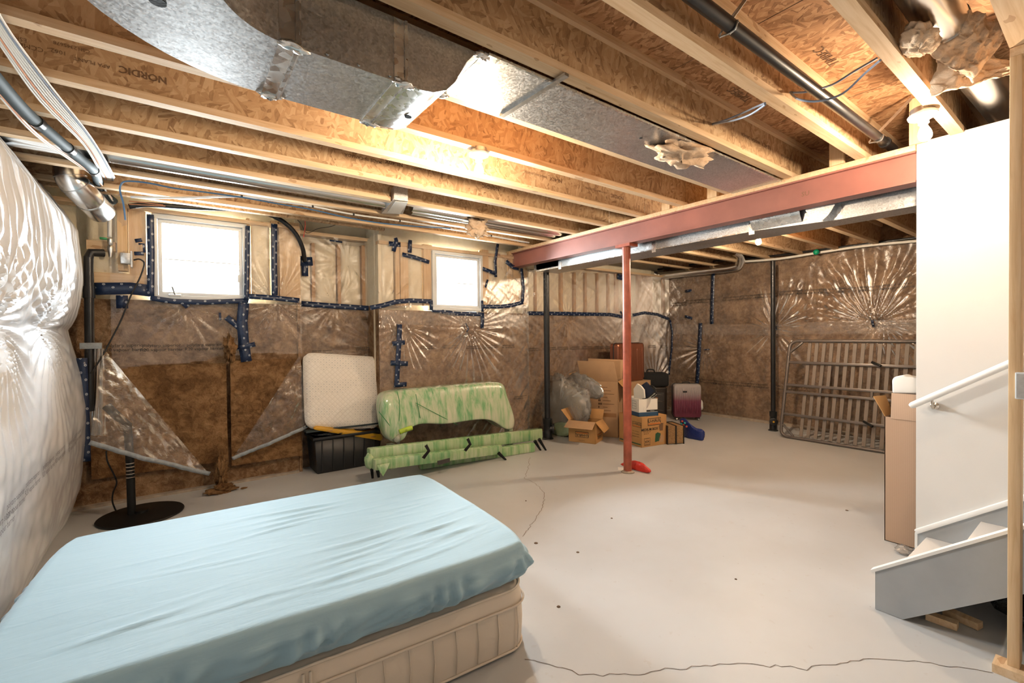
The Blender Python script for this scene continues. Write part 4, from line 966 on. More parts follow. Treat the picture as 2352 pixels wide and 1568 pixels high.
# ---- white plastic bulging over the side wall
ny, nz = 420, 190
yy = np.linspace(-2.3, 5.52, ny); zz = np.linspace(0, 2.745, nz); u, v = np.meshgrid(yy, zz)
cin = 1.62                                     # height where the sheet is cinched
up = np.clip((v-cin)/(2.74-cin), 0, 1); lo = np.clip(v/cin, 0, 1)
bul = np.where(v > cin, .115*np.sin(np.pi*up)**.7*(1-.55*up), .085*np.sin(np.pi*lo)**.75)
pl_ = .016*np.sin(u*52 + 5*fbm(u*2, v*.8, 71, 3)) * np.clip(up*3, 0, 1)*(.35+.9*fbm(u*2+4, v*2, 72, 3))
pl_ = pl_ + .006*np.sin(u*95 + 6*fbm(u*3, v, 75, 2))*np.clip(up*2.5, 0, 1)
wr_ = .055*(fbm(u*1.7, v*2.6, 73, 4)-.5) + .02*(fbm(u*3, v*2.2, 74, 3)-.5)*(v < cin)
rad = 0
for cy_, cz_ in ((4.35, cin), (3.2, cin), (2.0, cin)):
    du, dv = u-cy_, v-cz_; r = np.hypot(du, dv)+1e-4; rad = rad + .022*np.exp(-(r/.45)**2)*np.sin(np.arctan2(dv,du)*30)*np.clip(r/.08,0,1) - .035*np.exp(-(r/.14)**2)
xx = XL - .05 + bul + pl_ + wr_ + rad - .06*np.exp(-((5.52-u)/.10)**2) - .12*np.clip((v-2.45)/.3, 0, 1)
xx = xx - .05*np.clip((.25-v)/.25, 0, 1)
wp = tag(MB().grid(np.stack([xx, u, v], -1)).build('plastic_sheet', 'poly_white', smooth=True), 'glossy white plastic bulging over the insulated side wall by the bed', 'plastic sheet')
def onleft(y, z):
    i = int(np.clip((y+2.3)/7.82*(ny-1), 0, ny-1)); j = int(np.clip(z/2.745*(nz-1), 0, nz-1)); return Vector((xx[j,i]+.006, y, z))
for k, (x, y) in enumerate(((12,1202),(48,1152),(88,1105),(120,1068),(145,1040),(166,1018),(182,1000))):
    g = at(x, y, X=-.60); p = onleft(g.y, g.z); lettering('polytarp superior\nR20 vapour barrier', .042, 'print_grey', p + Vector((.012,0,0)), (0,1,0), (0,0,1), wp, name='print', depth=.004)

# ---- electrics in the window corner
jb = T('junction_box', 'grey junction box taped to the stud beside the large window', 'junction box', at(290,600,Y=YA-.09))
a, b = at(277,581,Y=YA-.10), at(301,607,Y=YA-.10); MB().box(a.x, b.x, YA-.14, YA-.08, b.z, a.z).build('box_shell', 'steel', jb, bevel=.003)
MB().box(b.x, b.x+.012, YA-.15, YA-.07, b.z-.03, a.z+.02).build('side_plate', 'vinyl_white', jb)
q = [at(x, y, Y=Y_) for x, y, Y_ in ((307,597,YA-.11),(320,595,YA-.12),(331,603,YA-.13),(328,620,YA-.13),(318,645,YA-.13),(300,680,YA-.13),(278,735,YA-.13),(255,780,YA-.15),(240,808,YA-.17),(222,838,YA-.19),(208,858,YA-.2))]
pipe('cord', 'black power cord drooping from the grey junction box', 'cord', smoothpath(q, 5), .007, 'black_matte', n=8)
q = [at(x, y, Y=YA-.35) for x, y in ((244,1035),(247,1060),(263,1092),(268,1110),(260,1130),(258,1150),(264,1168),(267,1185))]; q[-1].z = max(q[-1].z, .03)
pipe('cord', 'thin black cord trailing down to the round stand base', 'cord', smoothpath(q, 5), .006, 'black_matte', n=8)
vl = T('water_valve', 'clear water pipe with a green lever valve in the corner', 'valve', at(252,540,Y=YA-.10))
q = [at(x, y, Y=YA-.10) for x, y in ((262,463),(254,475),(252,500),(252,545))]; MB().tube(smoothpath(q,5), .016, 10).build('pipe_run', 'pipe_white', vl, smooth=True)
MB().lathe(at(253,548,Y=YA-.10), [(.016,0),(.02,.01),(.02,.05),(.014,.06),(.022,.07),(.022,.10),(.012,.17)], 12, (0,0,-1)).build('valve_body', 'steel', vl, smooth='auto')
a, b = at(229,547,Y=YA-.11), at(246,547,Y=YA-.11); MB().box(a.x, b.x, YA-.125, YA-.10, a.z-.01, a.z+.01).build('lever', 'green_lever', vl, bevel=.003)
q = [at(x, y, Y=Y_) for x, y, Y_ in ((296,474,5.42),(340,470,5.42),(400,474,5.42),(470,478,5.42),(540,480,5.43),(590,484,5.44),(625,495,5.46),(655,512,5.48),(680,538,5.52),(695,570,5.58),(700,600,YB-.12))]
fh = T('flexible_hose', 'black ribbed hose arching from over the large window down to the tape', 'hose', q[0]); MB().tube(smoothpath(q,6), [.024]*(len(q)*6-5), 14).build('hose_run', 'abs_black', fh, smooth=True)
for pts, wd in (([(684,600),(718,600)],.10), ([(700,600),(701,634)],.07), ([(690,588),(694,610)],.05)): strip(fh, 'Y', YB-.07, pts, wd, off=.0)
for k, (P_, mt) in enumerate(((((296,462),(330,465),(375,471)),'copper'),(((296,469),(340,471),(380,473)),'copper'),(((296,441),(360,448),(440,455),(520,452)),'cable_white'))):
    pipe('cable', ('copper wire over the large window frame', 'second copper wire just over the hose at the window', 'flat white cable over the large window')[k], 'cable', smoothpath([at(x, y, Y=5.40) for x, y in P_], 5), .006, mt, None, 6)
for k, (P_, mt, lb) in enumerate(((((700,500),(701,520),(697,545)),'red_bag','thin red wire hanging by the arching hose'),(((672,495),(690,512),(705,535),(730,525),(760,520),(780,512)),'black_matte','thin black wire looping over the arching hose'))):
    pipe('wire', lb, 'wire', smoothpath([at(x, y, Y=5.40) for x, y in P_], 5), .0035, mt, None, 6)

# ------------------------------------------------------------------ bed
ang = math.radians(-3.5); ex = Vector((math.cos(ang), math.sin(ang), 0)); ey = Vector((-ex.y, ex.x, 0)); BO = Vector((1.39, 1.742, 0)); BL, BW = 1.98, 1.44
def rrect(L, W, r, n=8):
    pts = []
    for cx_, cy_, a0 in ((L-r, W-r, 0), (r, W-r, 90), (r, r, 180), (L-r, r, 270)):
        for k in range(n+1):
            a = math.radians(a0 + 90*k/n); pts.append((cx_ + r*math.cos(a), cy_ + r*math.sin(a)))
    return pts
def bw(l, w_, z): return BO + ex*(l-BL) + ey*w_ + Vector((0,0,z))
mt = T('mattress', 'cream ticking mattress lying on the floor under the blue one', 'mattress', bw(BL/2, BW/2, 0))
def loft(layers, L, W, r, inset=0, sub=60, wob=None):
    """layers: (outset, z); outline resampled"""
    rr = rrect(L, W, r, 10); n = len(rr); dens = []
    for i in range(n):
        a, b = rr[i], rr[(i+1) % n]; k = max(1, int(math.hypot(b[0]-a[0], b[1]-a[1])/.03))
        for q in range(k): dens.append((a[0]+(b[0]-a[0])*q/k, a[1]+(b[1]-a[1])*q/k))
    out = []
    for o, z in layers:
        row = []
        for (x, y) in dens:
            sx = (x-L/2)*(1+2*o/L)+L/2; sy = (y-W/2)*(1+2*o/W)+W/2; row.append((sx, sy, z))
        out.append(row)
    return out
rows = loft([(-.03,.0),(-.006,.012),(.0,.04),(.004,.14),(.0,.25),(-.012,.30),(-.05,.318)], BL, BW, .12)
m = MB(); m.grid([[bw(*p) for p in r_] for r_ in rows], wrap=True); n = len(rows[0]); m.f.append(tuple(range((len(rows)-1)*n, len(rows)*n))); m.build('body', 'ticking', mt, smooth='auto')
for z, o in ((.018,.0),(.232,.008),(.305,-.008)):
    q = loft([(o, z)], BL, BW, .12)[0]; MB().tube([bw(*p) for p in q]+[bw(*q[0])], .006, 6).build('piping', 'ticking', mt, smooth=True)
for k in range(18):
    l = .06 + k*.108; MB().tube([bw(l, -.0035, .03), bw(l+.006, -.008, .13), bw(l, -.004, .225)], .0028, 5).build('quilt_line', 'ticking', mt, smooth=True)
for l in (.95, .975): MB().tube([bw(l, -.006, .02), bw(l, -.01, .13), bw(l, -.006, .29)], .006, 6).build('side_seam', 'ticking', mt, smooth=True)
# top mattress in a blue fitted sheet: rounded top, slack folds, gathered side
bs = T('bed_mattress', 'mattress in a pale blue fitted sheet on top of the cream one', 'mattress', bw(BL/2, BW/2, .31))
N = 150; M_ = 110; r0 = .16
Ls = np.linspace(0, BL, N); Ws = np.linspace(0, BW, M_); l, w_ = np.meshgrid(Ls, Ws)
def corner(l, w_):
    """pull the grid corners in to round them"""
    u = (l/BL-.5)*2; t_ = (w_/BW-.5)*2; k = .13
    return (u*np.sqrt(1-k*t_**6*u**2*.9)*.5+.5)*BL, (t_*np.sqrt(1-k*u**6*t_**2*.9)*.5+.5)*BW
l2, w2 = corner(l, w_); l2 = l2*(BL+.055)/BL - .0; w2 = w2*1.012 - .008
ed = np.minimum(np.minimum(l, BL-l), np.minimum(w_, BW-w_)); z = .505 - .045*np.clip(1-ed/.05, 0, 1)**2.4
def fold(cl, cw, a, ln, wd, am):
    du = (l-cl)*math.cos(a)+(w_-cw)*math.sin(a); dv = -(l-cl)*math.sin(a)+(w_-cw)*math.cos(a) - .25*du*du
    return am*np.exp(-(du/ln)**2)*np.exp(-(dv/wd)**2)
rs = random.Random(4)
for cl, cw, a, ln, wd, am in ((1.05,1.13,-.05,.30,.020,.014),(1.05,1.04,.05,.26,.022,.015),(1.0,.97,.10,.2,.018,.012),(.98,.90,.12,.16,.015,.010),(1.62,.44,.15,.16,.018,.016),(1.70,.33,.18,.14,.016,.010),(1.30,.52,.10,.26,.022,.012),(1.25,.42,.14,.26,.016,.009),(1.18,.35,.16,.2,.014,.009),(.42,.28,.16,.16,.020,.014),(1.25,.24,.12,.4,.018,.008),(1.35,.16,.10,.45,.016,.007)):
    z = z + fold(cl, cw, a, ln*.85, wd*.75, am*.75)
for k in range(34):
    z = z + fold(rs.uniform(.4,1.8), rs.uniform(.1,1.3), rs.uniform(-.05,.25), rs.uniform(.08,.3), rs.uniform(.006,.012), rs.uniform(.002,.004))
z = z + (fbm(l*2, w_*3, 81, 3)-.5)*.014
m = MB(); m.grid([[bw(l2[j,i], w2[j,i], z[j,i]) for i in range(N)] for j in range(M_)])
# skirt all around, gathered folds, tucked in under
bnd = [(0,i) for i in range(N)] + [(j,N-1) for j in range(1,M_)] + [(M_-1,i) for i in range(N-2,-1,-1)] + [(j,0) for j in range(M_-2,0,-1)]
rowsP = []; K = 14
for q in range(K+1):
    f_ = q/K; row = []
    for s_, (j,i) in enumerate(bnd):
        cl, cw, cz = l2[j,i], w2[j,i], z[j,i]; nl, nw = (cl-BL/2), (cw-BW/2)
        dl = np.clip(nl/(BL/2), -1, 1)**7; dw = np.clip(nw/(BW/2), -1, 1)**7; nn = math.hypot(dl, dw)+1e-6
        o = .026*math.sin(math.pi*f_**.9)**.8 - .045*f_**3
        g = .012*math.sin(s_*.80 + 3.1*math.sin(s_*.17) + f_*2.2)*math.sin(math.pi*f_)**.8*(.35+.9*float(vnoise(s_*.10, f_*2, 83))) + (.036*(abs(2*float(vnoise(s_*.16+f_*3.5, f_*2.2, 84))-1)-.4))*math.sin(math.pi*f_)
        row.append(bw(cl + dl/nn*(o+g), cw + dw/nn*(o+g), cz + (.316 + .006*float(vnoise(s_*.08, 1, 85)) - cz)*f_))
    rowsP.append(row)
m.grid(rowsP, wrap=True)
sh_ = m.build('fitted_sheet', 'sheet_blue', bs, smooth=True)
bmx = bmesh.new(); bmx.from_mesh(sh_.data); bmesh.ops.remove_doubles(bmx, verts=bmx.verts, dist=.0006); bmesh.ops.recalc_face_normals(bmx, faces=bmx.faces); bmx.to_mesh(sh_.data); bmx.free()
sh_.data.polygons.foreach_set('use_smooth', [True]*len(sh_.data.polygons))

# ------------------------------------------------------------------ black stand in the corner
p = at(325, 1183, Z=0); sd = T('round_stand', 'black pedestal stand with a round base behind the bed', 'stand', (p.x, p.y, 0))
MB().lathe((p.x,p.y,0), [(.30,0),(.305,.008),(.30,.016),(.20,.024),(.05,.032),(.048,.05)], 40).build('base', 'black_metal', sd, smooth='auto')
a = at(303, 1178, Y=p.y+.02); MB().tube([(a.x, p.y, .03), (a.x-.005, p.y+.02, .45), (a.x-.02, p.y+.06, .80)], .030, 16).build('pole', 'black_metal', sd, smooth='auto')
for z_ in (.34,.37,.40,.43,.46): MB().lathe((a.x-.004, p.y+.014, z_), [(.032,0),(.034,.004),(.032,.008)], 16).build('ring', 'nickel', sd, smooth=True)
MB().tube([(a.x-.02,p.y+.06,.78), (a.x-.16,p.y+.12,.96)], .034, 14).build('upper_arm', 'black_metal', sd, smooth='auto')
# short black brush by the base
# ------------------------------------------------------------------ storage tote and pad
tx0, tx1 = at(722,1090,Z=0).x, at(878,1066,Z=0).x; ty = 5.36
tt = T('storage_tote', 'black plastic storage tote overflowing under a yellow lid', 'tote', ((tx0+tx1)/2, ty+.2, 0))
zt = at(730,1005,Y=ty).z
m = MB(); m.add([(tx0+.03,ty+.015,0),(tx1-.03,ty+.015,0),(tx1-.03,ty+.36,0),(tx0+.03,ty+.36,0),(tx0,ty,zt),(tx1,ty,zt),(tx1,ty+.38,zt),(tx0,ty+.38,zt)], [(0,3,2,1),(0,1,5,4),(1,2,6,5),(2,3,7,6),(3,0,4,7)])
m.build('body', 'tote_black', tt, bevel=.012, solid=.004)
m = MB(); m.box(tx0-.018,tx1+.018,ty-.018,ty+.004,zt-.03,zt); m.box(tx0-.018,tx1+.018,ty+.376,ty+.398,zt-.03,zt); m.box(tx0-.018,tx0+.004,ty,ty+.38,zt-.03,zt); m.box(tx1-.004,tx1+.018,ty,ty+.38,zt-.03,zt); m.build('rim', 'tote_black', tt, bevel=.004)
for k in range(6): x_ = tx0 + .08 + k*(tx1-tx0-.16)/5; MB().box(x_-.006, x_+.006, ty-.004, ty+.008, .03, zt-.03).build('rib', 'tote_black', tt)
tag(crumple(((tx0+tx1)/2-.02, ty+.19, zt+.015), .34, .17, .05, 91, 'bin_bag', 'bin_bag', None, 40, .5), 'shiny black bin bag bulging out of the storage tote', 'bag')
yl_ = T('tote_cover', 'yellow plastic lid lying askew on the black tote', 'lid', ((tx0+tx1)/2, ty+.15, zt+.06))
q = [at(722,990,Y=ty+.02), at(878,1008,Y=ty-.03), at(880,990,Y=ty+.0), at(735,985,Y=ty+.05)]
A_ = at(720,990,Y=ty+.02); B_ = at(880,1010,Y=ty-.02); dd_ = (B_-A_)
m = MB(); m.prism([A_+Vector((.03,0,.045)), A_+Vector((0,0,.02)), A_+Vector((.05,0,.0)), B_+Vector((-.03,0,-.006)), B_+Vector((0,0,.015)), B_+Vector((-.01,0,.065)), B_+Vector((-.05,0,.075))], (.03,.36,.05)); m.build('lid_body', 'yellow_lid', yl_, bevel=.008)
for f_ in (.22,.55,.85): c = A_.lerp(B_, f_); MB().box(c.x-.03, c.x+.03, c.y-.005, c.y+.002, c.z+.022, c.z+.030).build('slot', 'kraft_tape', yl_)
# quilted pad leaning on the wall
qp = [at(700,986,Y=ty+.10), at(872,984,Y=ty+.06), at(880,820,Y=YB-.17), at(694,808,Y=YB-.17)]
pd = T('quilted_pad', 'white quilted foam pad standing on the tote against the wall', 'pad', (qp[0].x+.4, ty+.15, qp[0].z))
n = 36; u, v = np.meshgrid(np.linspace(0,1,n), np.linspace(0,1,n)); c0, c1, c2, c3 = [np.array(q) for q in qp]
uu = u + 0; B3 = (c0*(1-u)[...,None] + c1*u[...,None])*(1-v)[...,None] + (c3*(1-u)[...,None] + c2*u[...,None])*v[...,None]
ed = np.minimum(np.minimum(u,1-u), np.minimum(v,1-v)); rd_ = np.sqrt(np.clip(ed*12,0,1))
kx, ky = (u-.5)*2, (v-.5)*2; sh2 = -.035*(np.abs(kx)**8*np.abs(ky)**8)
cen = (c0+c1+c2+c3)/4; B3 = B3 + (cen-B3)*(np.abs(kx)**10*np.abs(ky)**10*.09)[...,None]
nrm = np.cross(c1-c0, c3-c0); nrm = nrm/np.linalg.norm(nrm); nrm = -nrm if nrm[1] > 0 else nrm
fr = B3 + nrm*(.05*rd_)[...,None]; bk_ = B3 - nrm*(.05*rd_)[...,None]; uvq = np.stack([u*np.linalg.norm(c1-c0), v*np.linalg.norm(c3-c0)], -1)
MB().grid(fr, uvq).build('quilted_face', 'quilt_white', pd, smooth=True); MB().grid(bk_, uvq).build('back_face', 'quilt_white', pd, smooth=True)
MB().box(qp[0].x, qp[1].x-.02, ty+.03, ty+.15, qp[0].z-.03, qp[0].z-.012).build('base_strip', 'hose_grey', pd)
for q_, nm in (((705,), 'back_face'),): pass

# ------------------------------------------------------------------ sofa parts in green stretch film
sf = T('wrapped_sofa', 'padded sofa back wrapped in green stretch film against the wall', 'sofa', (at(1015,1000,Y=4.98).x, 4.98, .0))
YF = 5.06
def sp(x, y, Y): return at(x, y, Y=Y)
front = [sp(925,985,YF-.02), sp(958,968,YF-.02), sp(1010,975,YF-.02), sp(1060,966,YF-.02), sp(1115,958,YF-.02), sp(1140,972,YF-.02), sp(1160,988,YF-.02), sp(1178,985,YF-.02), sp(1180,960,YF-.02), sp(1170,930,YF), sp(1160,905,YF+.02), sp(1155,880,YF+.06), sp(1140,874,YF+.08), sp(1040,884,YF+.08), sp(930,893,YF+.08), sp(885,897,YF+.08), sp(868,912,YF+.06), sp(872,950,YF), sp(878,1000,YF-.02), sp(900,1018,YF-.02), sp(918,1010,YF-.02)]
front = [p + Vector((0,0,0)) for p in front]
n = len(front); cz = sum((p.z for p in front))/n
ctr = Vector((sum(p.x for p in front)/n, YF, cz))
rings = []
for s_, dy in ((.93,-.085),(.985,-.06),(1.0,-.02),(1.0,.10),(.98,.16),(.92,.18)):
    rings.append([ctr + (p-ctr)*s_ + Vector((0, dy, 0)) for p in front])
m = MB(); m.grid(rings, wrap=True); k = len(m.v)-n
import_tri = []
def capfill(m, idx): m.f.append(tuple(idx))
capfill(m, list(range(n))[::-1]); capfill(m, list(range(k, k+n)))
o = m.build('wrapped_body', 'green_wrap', sf); bmx = bmesh.new(); bmx.from_mesh(o.data); bmesh.ops.triangulate(bmx, faces=[f for f in bmx.faces if len(f.verts) > 4]); bmesh.ops.recalc_face_normals(bmx, faces=bmx.faces); bmx.to_mesh(o.data); bmx.free()
md = o.modifiers.new('round', 'SUBSURF'); md.levels = 2; md.render_levels = 2; o.data.polygons.foreach_set('use_smooth', [True]*len(o.data.polygons))
mz = min(p.z for p in front); MB().box(front[19].x-.02, front[19].x+.05, YF-.02, YF+.10, 0, mz+.04).build('foot_block', 'green_wrap', sf); MB().box(front[7].x-.06, front[7].x+.0, YF-.02, YF+.10, 0, front[7].z+.03).build('foot_block', 'green_wrap', sf)
for pts in (((912,900),(918,930),(915,990)),((955,905),(965,960)),((870,945),(900,985),(905,1015)),((955,925),(1050,975))):
    MB().tube(smoothpath([sp(x, y, YF-.085) for x, y in pts], 5), .004, 6).build('film_rope', 'ink_green' if 0 else 'green_lever', sf, smooth=True)
a = sp(930,987,YF-.10); lt = MB().tube(smoothpath([sp(917,992,YF-.10), a, sp(946,982,YF-.10)], 4), [.028]*9, 12).build('lime_tape', 'lime_tape', sf, smooth=True)
lettering('10', .03, 'ink_black', a + Vector((0,-.03,0)), (1,0,.1), (0,0,1), sf)
MB().tube([sp(918,998,YF-.09), sp(908,1015,YF-.09)], [.03,.05], 12).build('clear_sleeve', 'bag_clear', sf, smooth=True)

sb_ = T('sofa_underframe', 'sofa base rails wrapped in green film with thin black legs', 'sofa', (at(1040,1080,Z=0).x, 4.75, 0))
def railbar(name, A1, B1, h, d, mat='green_wrap_low', bev=.018):
    A1, B1 = Vector(A1), Vector(B1); dr = (B1-A1).normalized(); sd_ = Vector((-dr.y, dr.x, 0)).normalized()
    return MB().obox((A1+B1)/2 + sd_*d/2 + Vector((0,0,h/2)), (B1-A1)/2, sd_*d/2, Vector((0,0,h/2))).build(name, mat, sb_, bevel=bev)
# upper long rail (sloping away to the pipe), front stepped rail, lower box
a0, a1 = at(852,1062,Y=4.60), at(1245,1000,Y=4.86); 
railbar('back_rail', (a0.x, 4.62, at(852,1065,Y=4.62).z), (a1.x, 4.84, at(1245,1010,Y=4.84).z), .155, .10)
b0, b1 = at(862,1082,Y=4.50), at(1155,1045,Y=4.60)
railbar('front_rail', (b0.x, 4.50, at(862,1082,Y=4.50).z), (b1.x, 4.60, at(1155,1043,Y=4.60).z), .115, .12)
c0_, c1_ = at(966,1080,Z=0), at(1230,1038,Z=0); railbar('lower_box', (c0_.x, c0_.y, 0), (c1_.x, c1_.y, 0), .12, .10)
for xs in (((978,1022),(985,1035),(972,1052)),((1074,1007),(1080,1020),(1068,1035))):
    q = [at(xs[0][0],xs[0][1],Y=4.47), at(xs[1][0],xs[1][1],Y=4.46), at(xs[2][0],xs[2][1],Y=4.49)]
    MB().ribbon(q, .035, (0,-1,.2), uvs=False).build('bracket', 'black_metal', sb_, solid=.006)
MB().bar(at(1005,1063,Y=4.47), at(1033,1056,Y=4.49), .008, .045).build('rating_label', 'charcoal', sb_)
def leg(pt, pb, r0_=.022, r1_=.012): MB().tube([pt, pb], [r0_, r1_], 10).build('leg', 'black_metal', sb_, smooth='auto')
for (xt, yt, xb_, yb_, Y_) in ((852,1062,856,1098,4.60),(866,1072,870,1096,4.66),(1238,1008,1254,1034,4.80),(1228,1012,1242,1034,4.86),(1145,1040,1162,1056,4.52)):
    b_ = at(xb_, yb_, Z=0); t_ = at(xt, yt, Y=b_.y+.02); leg(t_, (b_.x, b_.y, 0))
MB().add([at(866,1068,Y=4.48), at(896,1062,Y=4.49), at(889,1078,Y=4.46), at(880,1094,Y=4.47), at(872,1082,Y=4.45)], [(0,1,2),(0,2,4),(4,2,3)]).build('loose_film', 'green_wrap_low', sb_, smooth=True)
crumple(tuple(at(848,1058,Y=4.64)), .05, .06, .08, 95, 'green_wrap_low', 'film_bunch', sb_, 20, .3)

# ------------------------------------------------------------------ cartons
def carton(name, label, A, B, C, h, mat, open_=True, z0=0, flaps=(), cat='box', inner='cardboard_inside'):
    """A front corner, B and C its neighbours on the ground"""
    A, B, C = [Vector((p[0], p[1], z0)) for p in (A, B, C)]; D = B + C - A; c = (A+B+C+D)/4; up = Vector((0,0,h))
    t = T(name, label, cat, c)
    for p, q in ((A,B),(A,C),(B,D),(C,D)):
        n = ((p+q)/2 - c); n.z = 0; n.normalize()
        MB().prism([p, q, q+up, p+up], -n*.005).build('side', mat, t)
    MB().prism([A, B, D, C], (0,0,.005)).build('bottom', mat, t)
    if not open_: MB().prism([A+up, B+up, D+up, C+up], (0,0,.005)).build('top', mat, t)
    for (p, q, off, side) in flaps:
        p, q = {'A':A,'B':B,'C':C,'D':D}[p]+up, {'A':A,'B':B,'C':C,'D':D}[q]+up; off = Vector(off)
        d = (q-p); ins = d*.03
        n = d.cross(off).normalized()
        MB().prism([p, q, q+off-ins, p+off+ins], n*.005).build('flap', side, t, bevel=.001)
    return t, A, B, C, D
G = lambda x, y, z=0: at(x, y, Z=z)
# medium box with printed face
mA, mB_, mC = G(1474,1028), G(1421,1016), G(1531,1019)
mA = Vector((5.05,3.89,0)); u1 = (G(1531,1019)-mA).normalized()*.457; u2 = Vector((-u1.y, u1.x, 0)); 
mB_, mC = mA+u2, mA+u1
t, A, B, C_, D_ = carton('moving_box', 'medium brown moving box under the white file box', mA, mB_, mC, .406, 'cardboard_orange', False)
nf = Vector((u1.y, -u1.x, 0)).normalized(); xd = u1.normalized(); zu = Vector((0,0,1))
def onf(f_, z): return A + u1*f_ + Vector((0,0,z)) + nf*.0022
def frect(o, xd_, x0, x1, z0, z1, n_, mat, parent, name='print', th=.0006):
    o = Vector(o); MB().prism([o+xd_*x0+zu*z0, o+xd_*x1+zu*z0, o+xd_*x1+zu*z1, o+xd_*x0+zu*z1], n_*th).build(name, mat, parent)
def logo(o, xd_, n_, s, parent, flip=False, fill='cardboard_orange'):
    """framed word mark with an orange underline"""
    w_, h_ = .215*s, .088*s; sg = -1 if flip else 1
    frect(o, xd_, -w_/2, w_/2, -h_/2, h_/2, n_, 'ink_black', parent, 'logo_frame', .0006)
    frect(o, xd_, -w_/2+.006*s, w_/2-.006*s, -h_/2+.006*s, h_/2-.006*s, n_, fill, parent, 'logo_field', .0011)
    frect(o, xd_, -w_/2+.012*s, w_/2-.012*s, *( (-h_/2+.010*s, -h_/2+.026*s) if not flip else (h_/2-.026*s, h_/2-.010*s) ), n_, 'ink_orange', parent, 'logo_bar', .0015)
    lettering('U-HAUL', .058*s, 'ink_black', Vector(o)+n_*.0016+zu*(.010*s*sg), xd_*sg, zu*sg, parent, bold=True)
logo(onf(.50,.335), xd, nf, 1.12, t)
lettering('MEDIUM BOX', .050, 'ink_black', onf(.31,.235), xd, zu, t, bold=True)
lettering('18" x 18" x 16"', .022, 'ink_black', onf(.21,.202), xd, zu, t); lettering('3.0 CU FT', .022, 'ink_black', onf(.18,.178), xd, zu, t)
frect(onf(.10,.065), xd, -.002, .105, -.04, .055, nf, 'ink_black', t, 'mark_frame'); frect(onf(.10,.065), xd, .003, .10, -.035, .05, nf, 'cardboard_orange', t, 'mark_field', .0011)
lettering('OK', .045, 'ink_black', onf(.23,.072)+nf*.0012, xd, zu, t, bold=True); lettering('v', .05, 'ink_black', onf(.145,.075)+nf*.0012, xd, zu, t, bold=True); lettering('8 x USES', .016, 'ink_black', onf(.215,.110)+nf*.0012, xd, zu, t); lettering('TAKE CARE', .016, 'ink_black', onf(.215,.042)+nf*.0012, xd, zu, t)
# printed drawings: toaster, jug, kettle
def blob(o, pts, mat, parent, nm): MB().prism([Vector(o)+xd*a_+zu*b_ for a_, b_ in pts], nf*.0008).build(nm, mat, parent)
blob(onf(.52,.05), [(0,0),(.075,.01),(.10,.04),(.105,.11),(.05,.13),(.01,.115)], 'ink_green', t, 'print_toaster')
blob(onf(.70,.04), [(0,0),(.07,.0),(.085,.05),(.06,.10),(.02,.10),(-.01,.05)], 'cardboard', t, 'print_kettle')
blob(onf(.72,.20), [(.0,0),(.055,0),(.065,.10),(.0,.105),(-.012,.06)], 'ink_brown', t, 'print_jug')
nl = Vector((-u1.x, -u1.y, 0)).normalized(); x2 = -u2.normalized()
def onl(f_, z): return A + u2*(1-f_) + Vector((0,0,z)) + nl*.0022
logo(onl(.80,.30), x2, nl, .8, t); frect(onl(0,.03), x2, .02, .44, 0, .016, nl, 'ink_green', t, 'print_band')
for k, s_ in enumerate(('SAVE!', 'save on boxes', 'moving supplies', 'and more here')): lettering(s_, .034 if k == 0 else .022, 'ink_black', onl(.28 if k == 0 else .75,.24-.035*k), x2, zu, t)
# file box standing in its upturned blue lid
zt_ = .411; fA = G(1467,957,zt_); fB, fC = G(1427,945,zt_), G(1512,954,zt_)
fC = fA + (fC-fA); ul = (fC-fA); fB = fA + Vector((-ul.y, ul.x, 0)).normalized()*.38
fb, A, B, C_, D_ = carton('file_box', 'white cardboard file box full of papers in its blue lid', fA, fB, fC, .055, 'card_blue', True, zt_)
ins = ul.normalized()*.008
for p, q in ((A,C_),(A,B),(B,D_),(C_,D_)):
    pass
c = (A+D_)/2; sc = lambda p: c + (p-c)*.965
q4 = [sc(A), sc(C_), sc(D_), sc(B)]
for i in range(4):
    p, q = q4[i], q4[(i+1) % 4]; n = ((p+q)/2-c); n.z = 0; n.normalize(); MB().prism([p+zu*.004, q+zu*.004, q+zu*.235, p+zu*.235], -n*.004).build('side', 'card_white', fb)
nn_ = Vector((ul.y,-ul.x,0)).normalized(); o_ = q4[0]; ux = (q4[1]-q4[0]).normalized()
frect(o_+nn_*.001, ux, .12, .30, .06, .085, nn_, 'ink_black', fb, 'label_mark'); lettering('FILE BOX', .016, 'ink_white', o_+ux*.21+zu*.072+nn_*.0018, ux, zu, fb)
ux2 = (q4[3]-q4[0]).normalized(); n2 = Vector((-ux2.y, ux2.x, 0)); n2 = -n2 if n2.dot(q4[0]-c) < 0 else n2
for k in range(4): frect(q4[0]+n2*.0008, ux2, .06, .16, .20-.035*k, .203-.035*k, n2, 'ink_black', fb, 'ruled_line')
for k in range(2): frect(q4[0]+n2*.0008, ux2, .06+.10*k, .063+.10*k, .095, .203, n2, 'ink_black', fb, 'ruled_line')
pc = G(1464,900,.6); c3 = c + Vector((-.06,.02,.26))
pw = at(1462,884,X=c3.x); MB()
pp_ = [at(x, y, X=c3.x) for x, y in ((1456,914),(1455,893),(1463,881),(1471,886),(1478,895),(1480,914))]
tag(MB().prism(pp_, (.03,.0,.0)).build('paper_sheet', 'paper'), 'crumpled white paper sticking out of the file box', 'paper')
pp_ = [at(x, y, X=c3.x+.05) for x, y in ((1472,885),(1484,877),(1504,897),(1484,916),(1478,914))]
tag(MB().prism(pp_, (.02,.0,.0)).build('folder', 'navy'), 'dark navy folder leaning out of the file box', 'folder')
q = smoothpath([at(x, y, X=c3.x+.02) for x, y in ((1486,914),(1498,905),(1506,896),(1502,888),(1494,886),(1500,892),(1508,902),(1496,912))], 5)
pipe('cord', 'black cord looping over the file box papers', 'cord', q, .008, 'black_matte', None, 8)
